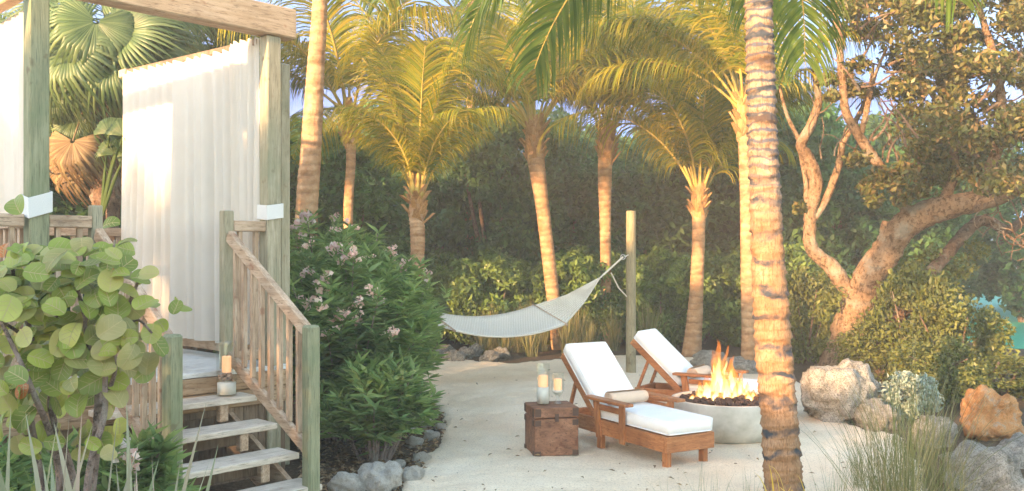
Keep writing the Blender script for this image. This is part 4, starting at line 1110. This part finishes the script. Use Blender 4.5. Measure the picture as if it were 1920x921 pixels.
for k in range(22):   # hanging bare twigs at right
    px = rg.uniform(1850,1960); py = rg.uniform(350,440); q = [(px,py,12.6,1.8)]; ang = rg.uniform(.3,2.6)
    for j in range(5): ang += rg.uniform(-.9,.9); px += 17*math.cos(ang); py += 15*abs(math.sin(ang)); q.append((px,py,12.6+rg.uniform(-.1,.1),1.4-.2*j))
    pts, rad = px_path(q, 3); tw.tube(pts, rad, 5)
tw.build('twigs','twig',mg)
rg3 = np.random.default_rng(21); cs = []; rs = []
def hole(px, py):
    if ((px-1640)/75)**2+((py-235)/62)**2 < 1: return True
    if px < 1590 and py > 150+ (1590-px)*.0: return True
    if px < 1720 and py > 300: return True
    return False
cnt = 0
while cnt < 215:
    px = rg3.uniform(1560,2040); py = rg3.uniform(-120,350); d = rg3.uniform(11.8,14.6)
    if hole(px,py) or (px < 1640 and py > 60 and rg3.random() < .55): continue
    p = P(px,py,d); r = rg3.uniform(.16,.38); cs.append(tuple(p)); rs.append((r*1.15,r,r*.7)); cnt += 1
for (px,py,r) in [(1650,330,.2),(1630,350,.17),(1680,345,.18),(1640,375,.14),(1690,375,.13),(1560,180,.12),(1600,170,.14),(1580,150,.16),(1545,150,.12),(1740,330,.2),(1790,320,.2),(1830,330,.18),(1500,390,.1),(1870,350,.14),(1625,60,.2),(1600,20,.2),(1575,60,.16),(1690,320,.17),(1720,360,.15)]:
    p = P(px,py,13.2); cs.append(tuple(p)); rs.append((r*1.1,r,r*.8))
pts = clump_pts(cs, rs, 210, rg3, .3)
v, f = leaf_quads(pts, .095, .46, rg3, up=.1)
lo = link('leaves', np_mesh('leaves', v, f, 'mang'), mg); off = offset_of(mg); lo.location = (-off.x,-off.y,-off.z)
# leaning second trunk
m2 = empty('leaning_tree', tuple(G(1622,13.6)), 'smaller dark leaning trunk below the big tree, rising right behind the boulders', 'tree')
limb('trunk', [(1618,745,13.6,24),(1640,690,13.5,19),(1662,640,13.4,17),(1692,578,13.3,17),(1745,512,13.8,14),(1790,455,14.2,13),(1840,412,14.5,12),(1890,430,14.6,10),(1940,400,14.7,8)], 'bark_dark', m2, 12)
limb('limb', [(1692,575,13.3,10),(1720,590,13.2,8),(1745,620,13.1,6)], 'bark_dark', m2, 8)
cs = [tuple(P(px,py,14)) for px,py in ((1780,520),(1700,500),(1740,480),(1830,470),(1560,560),(1800,500))]
v, f = leaf_quads(clump_pts(cs, [(.28,.2,.22)]*6, 150, rg3, .3), .08, .46, rg3)
lo = link('leaves', np_mesh('leaves', v, f, 'shrub'), m2); off = offset_of(m2); lo.location = (-off.x,-off.y,-off.z)

# ================================================================ oleander
def oleander(loc, h, rad, ntip, seed, label, flowers=20, lean=(0,0)):
    rg = np.random.default_rng(seed); root = empty('oleander', tuple(loc), label, 'shrub', 'oleander shrubs')
    tips = []; stems = MB(); C_ = []; D_ = []
    for k in range(ntip):
        a = rg.uniform(0,6.283); rr = rad*math.sqrt(rg.uniform(.05,1)); hz = h*(1-.45*(rr/rad)**2.2)*rg.uniform(.30,1.0)**.6
        if k % 9 == 0: rr *= rg.uniform(1.05,1.3); hz *= rg.uniform(.95,1.2)
        tip = Vector(loc)+Vector((rr*math.cos(a)+lean[0]*hz, rr*math.sin(a)+lean[1]*hz, hz))
        base = Vector(loc)+Vector((.25*rr*math.cos(a), .25*rr*math.sin(a), 0)); mid = base.lerp(tip,.55)+Vector((0,0,.12))
        if k % 6 == 0: stems.tube([base,mid,tip],[.012,.009,.004],5)
        sd = (tip-mid).normalized(); tips.append((tip,sd))
        for lvl in range(9):
            c = tip-sd*(.052*lvl); na = 5 if lvl < 3 else 4
            for j in range(na):
                an = rg.uniform(0,6.283); x = Vector((math.cos(an),math.sin(an),0)); el = (.9 if lvl == 0 else .45-.07*lvl)+rg.uniform(-.25,.3)
                dv = (x+sd*el+Vector((0,0,rg.uniform(-.15,.1)))).normalized(); ll = rg.uniform(.10,.16)
                C_.append(tuple(c+dv*ll*.5)); D_.append(tuple(dv*1.0))
    stems.build('stems','gstem',root)
    v, f = leaf_quads(np.array(C_), .17, .19, rg, up=.6, direction=np.array(D_), fold=.06)
    off = offset_of(root)
    lo = link('leaves', np_mesh('leaves', v, f, 'olea'), root); lo.location = -off
    tips.sort(key=lambda q: -q[0].z-(.9*(loc[1]-q[0].y))-.5*(q[0].x-loc[0])-random.Random(int(q[0].x*9999)).uniform(0,.5))
    fc_ = []
    pick = tips[:flowers*3]; random.Random(seed).shuffle(pick)
    for tip, sd in pick[:flowers]:
        for j in range(random.Random(j_seed := int(tip.x*999)).randint(3,7)):
            c = tip+sd*.05+Vector(rg.normal(0,.035,3)); 
            for q in range(5): 
                an = q*1.257; fc_.append(tuple(c+Vector((.022*math.cos(an),.022*math.sin(an)*.6,.018*math.sin(an)))))
        arr = np.array(fc_); v, f = leaf_quads(arr, .045, .9, rg, up=.2)
        fo_ = link('flower_cluster', np_mesh('flower_cluster', v, f, 'pink'), root); fo_.location = -off; fc_ = []
    return root
oleander(G(645,8.9), 2.0, .88, 520, 1, 'large dense oleander with pale pink flowers right of the steps', 22)
oleander(G(722,10.3), 1.9, .60, 270, 2, 'flowering oleander around the foot of the short glowing palm', 20)
oleander(G(600,10.8), 2.35, .8, 330, 3, 'tall oleander with pink flowers behind the steps, under the tall pale trunk', 18)
oleander(G(700,7.9), .95, .5, 170, 4, 'low oleander sprawling over the stone border', 0)
oleander(G(225,5.25), .75, .42, 110, 5, 'small dark oleander under the sea grape beside the left newel post', 2)
oleander(G(60,5.4), .7, .6, 160, 6, 'low oleander in the bottom left corner behind the striped blades', 0)

# ================================================================ sea grape
sg = empty('sea_grape', tuple(G(110,4.6)), 'sea grape bush with big round yellow green leaves in the left foreground', 'shrub')
rg = random.Random(12); tipsg = []
stm = MB()
defs = [[(110,1160,4.6,9),(75,900,4.6,8),(55,760,4.6,6),(60,640,4.6,5),(30,540,4.6,4),(20,470,4.6,3)],
 [(130,1160,4.6,10),(170,920,4.55,10),(183,780,4.5,8),(180,690,4.5,5),(150,560,4.5,4),(120,470,4.5,3)],
 [(135,1160,4.6,9),(140,920,4.7,8),(95,760,4.7,6),(120,660,4.7,5),(100,560,4.7,4),(70,480,4.7,3)],
 [(150,1160,4.5,9),(165,900,4.4,7),(195,780,4.4,6),(200,690,4.4,5),(235,590,4.4,4),(262,520,4.4,3)],
 [(120,1160,4.6,8),(110,880,4.6,7),(60,730,4.3,5),(20,640,4.3,4),(-20,560,4.3,3)],
 [(183,780,4.5,5),(215,700,4.4,4),(215,640,4.4,4),(255,600,4.4,3),(285,625,4.4,2)],
 [(180,690,4.5,4),(160,600,4.4,4),(205,500,4.4,3),(215,450,4.4,2)],
 [(60,640,4.6,4),(0,600,4.6,3),(-60,560,4.6,3)]]
gl = []
for di, d_ in enumerate(defs):
    pts, rad = px_path(d_, 8); stm.tube(pts, rad, 8)
    top = [p for p in pts if p.z > 1.15]
    for j in range(15):
        b_ = rg.choice(top); gl.append(b_+Vector((rg.gauss(0,.11), rg.gauss(0,.10), rg.gauss(.02,.09))))
stm.build('stems','gstem',sg,smooth=True)
for j in range(80): gl.append(P(rg.uniform(-20,225), rg.uniform(620,850), rg.uniform(4.3,4.9)))
for j in range(190): gl.append(P(rg.uniform(-20,245), 465+abs(rg.gauss(0,130)), rg.uniform(4.25,4.9)))
def disc_leaf(mb, c, r, rg):
    out = (c-(G(110,4.6)+Zv*1.2)); out.normalize()
    nrm = (out*.5+Vector((rg.uniform(-.7,.7),rg.uniform(-1.2,.1),rg.uniform(-.1,.9)))).normalized()
    x = nrm.cross(Vector((rg.uniform(-1,1),rg.uniform(-1,1),rg.uniform(-1,1)))).normalized(); y = nrm.cross(x)
    n_ = 22; vs_ = [c-nrm*.0]; cup = rg.uniform(-.35,.2)
    for ring_, q in ((0,.5),(1,1)):
        for k in range(n_):
            a = 2*math.pi*k/n_; rr = r*q*(1+.05*math.cos(2*a)-( .10 if k == 0 and q == 1 else 0))
            u_ = rr*math.cos(a); v_ = rr*math.sin(a)*.92
            vs_.append(c+x*u_+y*v_+nrm*(abs(v_)*.28+cup*(u_*u_)/r+.012*r*12*.1*math.sin(a*3+cup*20)*q))
    fs_ = [(0,1+k,1+(k+1)%n_) for k in range(n_)]+[(1+k,1+n_+k,1+n_+(k+1)%n_,1+(k+1)%n_) for k in range(n_)]
    mb.add(vs_, fs_)
    hgt = lambda u_,v_: c+x*u_+y*v_+nrm*(abs(v_)*.28+cup*(u_*u_)/r+.0015)
    for s1 in (1,-1):
        nn_ = Vector((0,0,0))
        def strip(p0,p1,w_):
            P_ = [hgt(p0[0]+(p1[0]-p0[0])*q/4, p0[1]+(p1[1]-p0[1])*q/4)+nrm*(.0012*s1-.0015+.0005) for q in range(5)]
            d_ = (P_[-1]-P_[0]).normalized(); w3 = nrm.cross(d_)*w_
            for q in range(4): vm.add([P_[q]-w3,P_[q]+w3,P_[q+1]+w3*.7,P_[q+1]-w3*.7],[(0,1,2,3)])
        strip((-r*.98,0),(r*.9,0),.0022)
        for u0 in (-.6,-.25,.15):
            for sg_ in (1,-1): strip((u0*r,0),(min(.8,u0+.45)*r, sg_*r*.68*(1-abs(u0+.2)*.35)),.0011)
gm = MB(); gr = MB(); vm = MB()
for i, c in enumerate(gl): disc_leaf(gr if i % 34 == 3 else gm, c, rg.uniform(.038,.070)*(.8 if i % 34 == 3 else 1), rg)
disc_leaf(gm, P(284,626,4.4), .055, rg)
vm.build('veins','vein',sg); gm.build('green_leaves','grape',sg,smooth=True); gr.build('red_leaves','grape_r',sg,smooth=True)

# ================================================================ striped blades, grasses
def tuft(name, n, L0, L1, w_, spread, bendv, mat, seed, segs=6, zscale=1):
    rg = np.random.default_rng(seed); vs = []; fs = []
    for k in range(n):
        a = rg.uniform(0,6.283); b0 = Vector((rg.normal(0,.05*spread*3),rg.normal(0,.05*spread*3),0)); Lb = rg.uniform(L0,L1)
        tilt = abs(rg.normal(0,spread)); d = Vector((math.sin(tilt)*math.cos(a),math.sin(tilt)*math.sin(a),math.cos(tilt))); g = bendv*rg.uniform(.3,1.3)
        p = b0; s_ = Vector((-math.sin(a),math.cos(a),0)); ra = rg.uniform(-1,1); s_ = (s_+d.cross(s_)*ra).normalized(); base = len(vs); ww = w_*rg.uniform(.7,1.2)
        for j in range(segs+1):
            t_ = j/segs; wj = ww*(1-t_**2.5)*(.55+.45*min(1,3*t_)) if j < segs else .0004
            vs.append(tuple(p+s_*wj/2)); vs.append(tuple(p-s_*wj/2)); p = p+d*(Lb/segs)
            d = (d+Vector((math.cos(a)*g*.25*t_,math.sin(a)*g*.25*t_,-g*.55*t_))).normalized()
        for j in range(segs): q = base+2*j; fs.append((q,q+1,q+3,q+2))
    return np_mesh(name, np.array(vs), np.array(fs), mat)
FX = [tuft('striped_blade_plant', 16, .55, 1.0, .040, .26, .10, 'flax', 5+k) for k in range(2)]
for k,(px,d,s,lb) in enumerate([(30,3.3,1.30,'striped pinkish grey blade plant in the bottom left corner'),(110,3.2,1.35,'striped blade plant under the stems of the sea grape'),(225,3.4,1.30,'striped blade plant left of the near newel post'),(290,3.2,1.15,'low striped blade plant in front of the left newel post')]):
    o = link('striped_blade_plant', FX[k%2]); o.location = G(px,d); o.scale = (s,)*3; o.rotation_euler=(0,0,k*1.4); tag(o, lb, 'plant', 'striped blade plants')
TG = [tuft('ornamental_grass', 200, .5, 1.35, .005, .34, .36, 'grass', 15+k, 8) for k in range(2)]
TS = [tuft('ornamental_grass', 90, .4, .85, .0045, .32, .42, 'grass', 25+k, 7) for k in range(2)]
gp = [(1695,5.6,1.05,0,'tallest feathery grass tuft in the right foreground'),(1745,6.3,.9,1,'grass tuft just right of the tallest foreground tuft'),(1650,5.9,.8,1,'grass tuft left of the tallest foreground tuft')]
gs = [(1560,5.3,.85,'wispy low grass in front of the pale sand right of the thick trunk'),(1330,5.0,.85,'wispy grass at the bottom edge below the near lounge chair'),(1265,4.9,.72,'smallest wispy grass at the bottom edge left of the thick trunk'),(1410,5.1,.75,'wispy grass at the left foot of the thick trunk'),(1800,6.0,.8,'low grass in front of the pale grey corner boulder'),(1610,6.9,.7,'low grass between the trunk and the tall tuft')]
for k,(px,d,s,m,lb) in enumerate(gp):
    o = link('ornamental_grass', TG[m]); o.location = G(px,d); o.scale=(s,s,s); o.rotation_euler=(0,0,k*2); tag(o, lb,'grass tuft','grass tufts in the right foreground')
for k,(px,d,s,lb) in enumerate(gs):
    o = link('ornamental_grass', TS[k%2]); o.location = G(px,d); o.scale=(s,s,s); o.rotation_euler=(0,0,k*2.2); tag(o, lb,'grass tuft','grass tufts in the right foreground')
TB = [tuft('reed_grass', 170, .35, 1.0, .011, .30, .30, 'grass', 35+k, 5) for k in range(2)]
bp = [(905,16.4),(925,17.0),(948,16.3),(972,16.9),(995,16.2),(1020,17.1),(1062,16.6),(1085,17.2),(1108,16.5),(1150,17.2),(1215,16.6)]
for k,(px,d) in enumerate(bp):
    o = link('reed_grass', TB[k%2]); o.location = G(px,d); s = .95+.2*math.sin(k*2.1); o.scale=(s,s,s); o.rotation_euler=(0,0,k*2.2); tag(o, 'tall grass clump, %s from the left in front of the hedge' % ['first','second','third','fourth','fifth','sixth','seventh','eighth','ninth','tenth','eleventh'][k],'grass clump','tall grass clumps before the hedge')
yl = tuft('yellow_plant', 26, .18, .34, .022, .7, .9, 'yellow', 51)
o = link('yellow_plant', yl); o.location = G(1482,6.0)+Zv*.33; o.scale=(.7,)*3; tag(o,'bright yellow leaved small plant at the foot of the thick trunk','plant')
o.location = G(1482,6.0)
o.scale = (1,1,1.4)

# ================================================================ unseen shade trees added behind the viewer to keep the sand in shade
for k in range(-4,5):
    x = -9+k*2.45*.78; y = -6-k*2.45*.62
    forest_tree(x, y, k%3, (1.15,1.0,(1.36 if k == -1 else 1.13+.10*math.sin(k*2.3) if k else .98)), 'added shade tree outside the picture, %s from the left in the row behind the viewer' % ['first','second','third','fourth','fifth','sixth','seventh','eighth','ninth'][k+4])
rg5 = np.random.default_rng(8); pts = []
while len(pts) < 150:
    px = rg5.uniform(700,1750); py = rg5.uniform(672,960); x,y = GP(px,py)
    if inside(x,y) and not (5.5 < y and abs(x-2.2) < .7 and abs(y-8.95) < .7): pts.append((x,y,.055+rg5.uniform(0,.008)))
d_ = rg5.normal(size=(150,3)); d_[:,2] *= .12
v_, f_ = leaf_quads(np.array(pts), .05, .38, rg5, up=4, direction=d_)
tag(link('fallen_leaves', np_mesh('fallen_leaves', v_, f_, 'litter')), 'sparse small dry leaves lying on the pale sand', 'fallen leaves', kind='stuff')
# ================================================================ haze volume, added to lift the dark tones
me = bpy.data.meshes.new('haze'); mb = MB().box((0,30,6),(120,80,14.2)); me.from_pydata([tuple(v) for v in mb.v],[],mb.f)
hz = NT('haze_lift'); pvn = hz.n('ShaderNodeVolumePrincipled', Density=.0043, Anisotropy=.0); pvn.inputs['Color'].default_value=(.93,.93,.88,1)
ho = hz.n('ShaderNodeOutputMaterial'); hz.l(pvn.outputs[0], ho.inputs[1]); me.materials.append(hz.m)
tag(link('haze', me), 'thin pale haze volume added to lift the dark tones', 'haze', kind='stuff')
